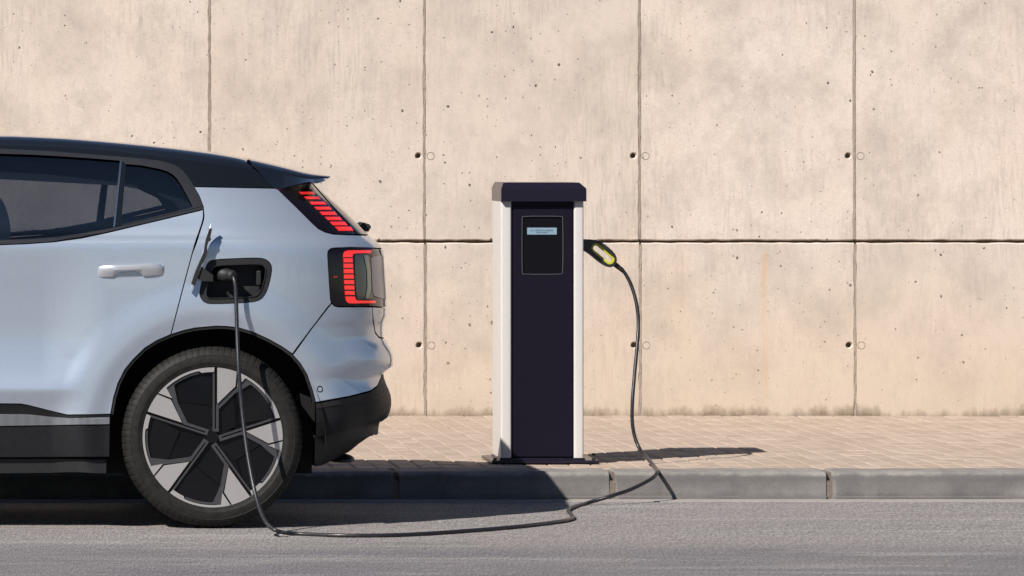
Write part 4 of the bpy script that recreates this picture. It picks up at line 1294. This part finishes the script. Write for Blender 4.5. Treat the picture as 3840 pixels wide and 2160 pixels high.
def seat_mesh(x, yc, w):
    prof = [(x - 0.10, 0.84), (x + 0.10, 0.84), (x + 0.17, 1.00), (x + 0.20, 1.12), (x + 0.19, 1.20), (x + 0.16, 1.27), (x + 0.10, 1.30), (x + 0.05, 1.28), (x + 0.03, 1.18), (x - 0.02, 1.02)]
    return smooth_by_angle(prism_xz(chaikin(prof, 2, True), [], yc - w / 2, yc + w / 2), 40)
for yy in (YC - 0.36, YC + 0.36):
    car_obj('front_seat', seat_mesh(0.36, yy, 0.44), M['seat'])

# hood, windscreen and nose (outside the picture)
def cross_loft(sections, mat, name):
    verts = []; faces = []; NV = 12
    for (x, hw, ze, zc) in sections:
        for k in range(NV + 1):
            v = -1 + 2 * k / NV; verts.append((x, YC + v * hw, ze + (zc - ze) * (1 - abs(v) ** 2.5)))
    n = NV + 1
    for i in range(len(sections) - 1):
        for k in range(NV): faces.append((i * n + k, (i + 1) * n + k, (i + 1) * n + k + 1, i * n + k + 1))
    car_obj(name, mesh_from(verts, faces, True), mat)
cross_loft([(-2.10, .45, .80, .86), (-2.0, .66, .86, .93), (-1.6, .78, .98, 1.03), (-1.2, .82, 1.03, 1.08), (-0.75, .82, 1.07, 1.12)], M['paint'], 'hood')
cross_loft([(-0.78, .80, 1.08, 1.12), (-0.5, .74, 1.22, 1.27), (-0.2, .68, 1.38, 1.44)], M['rear_glass'], 'windscreen')

# --- wheels
RT = 0.349
def tyre_mesh():
    prof = [(0.262, 0.030), (0.266, 0.010), (0.272, 0.004), (0.285, 0.0015), (0.2865, 0.0005), (0.300, 0.0), (0.3135, 0.003), (0.315, 0.0018), (0.326, 0.007), (0.334, 0.014), (0.340, 0.022), (0.3455, 0.034), (0.348, 0.055), (0.349, 0.085), (0.3442, 0.087), (0.3442, 0.095), (0.349, 0.097), (0.349, 0.140), (0.3442, 0.142), (0.3442, 0.150), (0.349, 0.152), (0.347, 0.180), (0.335, 0.215), (0.300, 0.235), (0.262, 0.21)]
    seg = 504; verts = []; faces = []; n = len(prof)
    for s in range(seg):
        t = 2 * math.pi * s / seg; c, q_ = math.cos(t), math.sin(t)
        notch = (s % 6) == 0
        for i, (r, y) in enumerate(prof):
            rr, yy = r, y
            if notch and 8 <= i <= 13: rr = r - (0.0028 if i > 9 else 0.0006); yy = y + 0.0015
            verts.append((rr * c, yy, rr * q_))
    for s in range(seg):
        s2 = (s + 1) % seg
        for i in range(n - 1): faces.append((s * n + i, s * n + i + 1, s2 * n + i + 1, s2 * n + i))
    me = fix_normals(mesh_from(verts, faces)); return smooth_by_angle(me, 24)
U = 0.268 / 680.0
def wpoly(pts): return [(x * U, y * U) for x, y in pts]
def arc_pts(r, a0, a1, n=8): return [(r * math.cos(math.radians(a0 + (a1 - a0) * i / n)), r * math.sin(math.radians(a0 + (a1 - a0) * i / n))) for i in range(n + 1)]
def ang(x, y): return math.degrees(math.atan2(y, x))
def plate(pts, y0, y1, bev=0.0008):
    me = prism_xz(wpoly(pts), [], y0, y1)
    return smooth_by_angle(me, 25)
# pieces of one fifth, seen from outside, hub at the origin, spoke pointing up
BLADE = plate([(45, 327), (45, 678)] + arc_pts(680, ang(45, 678), ang(233, 640), 6)[1:] + [(222, 498)], 0.004, 0.016)
TIP = plate([(240, 492)] + [(247, 634)] + arc_pts(680, ang(247, 634), ang(330, 594), 3)[1:] + [(345, 571), (318, 575)], 0.0045, 0.016)
R0 = ang(330, 594) ; R1 = ang(20, 679) - 72
RIM = plate(arc_pts(680, R0, R1, 14) + arc_pts(636, R1 + 0.6, R1 + 11.5, 4) + [(arc_pts(655, R1 + 12.8, R1 + 12.8, 1)[0])] + arc_pts(658, R1 + 14, R0 - 1, 10), 0.005, 0.017)
FRAME = plate([(47, 322), (215, 478), (318, 570), (345, 560)] + arc_pts(652, ang(345, 553), R1 + 13.5, 10) + arc_pts(632, R1 + 13.5, ang(372, 520), 10) + [(215, 425), (60, 275), (60, 57), (2, 57), (2, 640), (20, 640), (20, 84), (34, 84), (34, 322)], 0.010, 0.026)
PB = (math.cos(math.radians(R1 + 9)) * 330, math.sin(math.radians(R1 + 9)) * 330)
PANEL = plate([(222, 425), (368, 515)] + arc_pts(630, ang(368, 515), R1 + 12, 8) + arc_pts(632, R1 + 12, R1 + 1, 4) + [PB], 0.020, 0.032)
INNER = plate([(62, 272), (214, 416), (PB[0] - 8, PB[1] - 3), (math.cos(math.radians(R1 + 8)) * 120, math.sin(math.radians(R1 + 8)) * 120), (62, 70)], 0.021, 0.034)
for v in PANEL.vertices: v.co.y += 0.05 * (math.hypot(v.co.x, v.co.z) - 0.25)
for v in INNER.vertices: v.co.y += 0.10 * (0.10 - v.co.z) * 0.5
SLOT = plate([(21, 84), (33, 84), (33, 660), (21, 660)], 0.018, 0.03)
for m, mt in ((BLADE, 'alloy'), (TIP, 'alloy'), (RIM, 'alloy'), (FRAME, 'wheel_grey'), (PANEL, 'wheel_black'), (INNER, 'wheel_black'), (SLOT, 'wheel_black')): m.materials.append(M[mt])
def disc_mesh():
    prof = [(0.0, 0.024), (0.05, 0.026), (0.12, 0.031), (0.262, 0.031), (0.2665, 0.010), (0.269, 0.010), (0.269, 0.06), (0.25, 0.075), (0.23, 0.12), (0.0, 0.12)]
    seg = 72; verts = []; faces = []; n = len(prof)
    for s in range(seg):
        t = 2 * math.pi * s / seg
        for (r, y) in prof: verts.append((r * math.cos(t), y, r * math.sin(t)))
    for s in range(seg):
        s2 = (s + 1) % seg
        for i in range(n - 1): faces.append((s * n + i, s * n + i + 1, s2 * n + i + 1, s2 * n + i))
    me = mesh_from(verts, faces); b = bmesh.new(); b.from_mesh(me); bmesh.ops.remove_doubles(b, verts=b.verts, dist=1e-6); b.to_mesh(me); b.free()
    return smooth_by_angle(fix_normals(me), 30)
TYRE = tyre_mesh(); TYRE.materials.append(M['rubber'])
DISC = disc_mesh(); DISC.materials.append(M['wheel_black'])
hubm = prism_xz([(62 * U * math.cos(math.radians(90 + 36 * i)) * (1.0 if i % 2 == 0 else 0.9), 62 * U * math.sin(math.radians(90 + 36 * i)) * (1.0 if i % 2 == 0 else 0.9)) for i in range(10)], [], 0.012, 0.03)
hubm.materials.append(M['wheel_black'])
def make_wheel(hx, far):
    w = empty('wheel', (hx + CO[0], (2 * YC - 22.058 if far else 22.058) + CO[1], WHZ)); w.parent = car
    if far: w.rotation_euler = (0, 0, math.pi)
    obj('tyre', TYRE, None, w); obj('rim', DISC, None, w); obj('hub_cap', hubm, None, w)
    for k in range(5):
        for nm, me in (('spoke_blade', BLADE), ('spoke_tip', TIP), ('rim_ring', RIM), ('spoke_frame', FRAME), ('spoke_panel', PANEL), ('spoke_web', INNER), ('spoke_slot', SLOT)):
            o = obj(nm, me, None, w); o.rotation_euler = (0, math.radians(72 * k + 2.0 - 2.0), 0)
    return w
for hx in (WHX, WFX):
    for far in (False, True): make_wheel(hx, far)

# ------------------------------------------------------------------ trees across the road, behind the viewer (they show in the paint and the glass)
def tree_line():
    r2 = random.Random(21)
    verts = []; faces = []
    for t in range(24):
        tx = -62 + t * 5.2 + r2.uniform(-1.2, 1.2); ty = -17 + r2.uniform(-1.5, 1.5); hgt = r2.uniform(5.5, 8.5)
        b = len(verts)
        for z, rr in ((0, 0.16), (hgt * 0.35, 0.12), (hgt * 0.8, 0.05)):
            for k in range(6): verts.append((tx + rr * math.cos(k * math.pi / 3), ty + rr * math.sin(k * math.pi / 3), z))
        for l in range(2):
            for k in range(6): faces.append((b + l * 6 + k, b + l * 6 + (k + 1) % 6, b + l * 6 + 6 + (k + 1) % 6, b + l * 6 + 6 + k))
        for q in range(420):
            a = r2.uniform(0, 2 * math.pi); u = r2.uniform(-1, 1); rr = r2.uniform(0.4, 1.0) ** 0.5
            c = Vector((tx + 2.7 * rr * math.cos(a) * math.sqrt(1 - u * u), ty + 2.4 * rr * math.sin(a) * math.sqrt(1 - u * u), hgt * 0.58 + hgt * 0.42 * rr * u))
            n = Vector((r2.gauss(0, 1), r2.gauss(0, 1), r2.gauss(0, 1))).normalized(); t1 = n.orthogonal().normalized(); t2 = n.cross(t1); sz = r2.uniform(0.18, 0.38)
            b = len(verts); verts += [c + t1 * sz, c + t2 * sz * 0.7, c - t1 * sz, c - t2 * sz * 0.7]; faces.append((b, b + 1, b + 2, b + 3))
    return mesh_from(verts, faces)
k = NT('foliage'); n = k.noise(k.coord(), 0.9, 3)
k.color(k.mix(n, (0.030, 0.055, 0.020), (0.075, 0.11, 0.04))); k.set(Roughness=0.7)
tag(obj('tree_line', tree_line(), k.m), 'row of dark green trees across the road, mirrored in the car paint', kind='stuff')
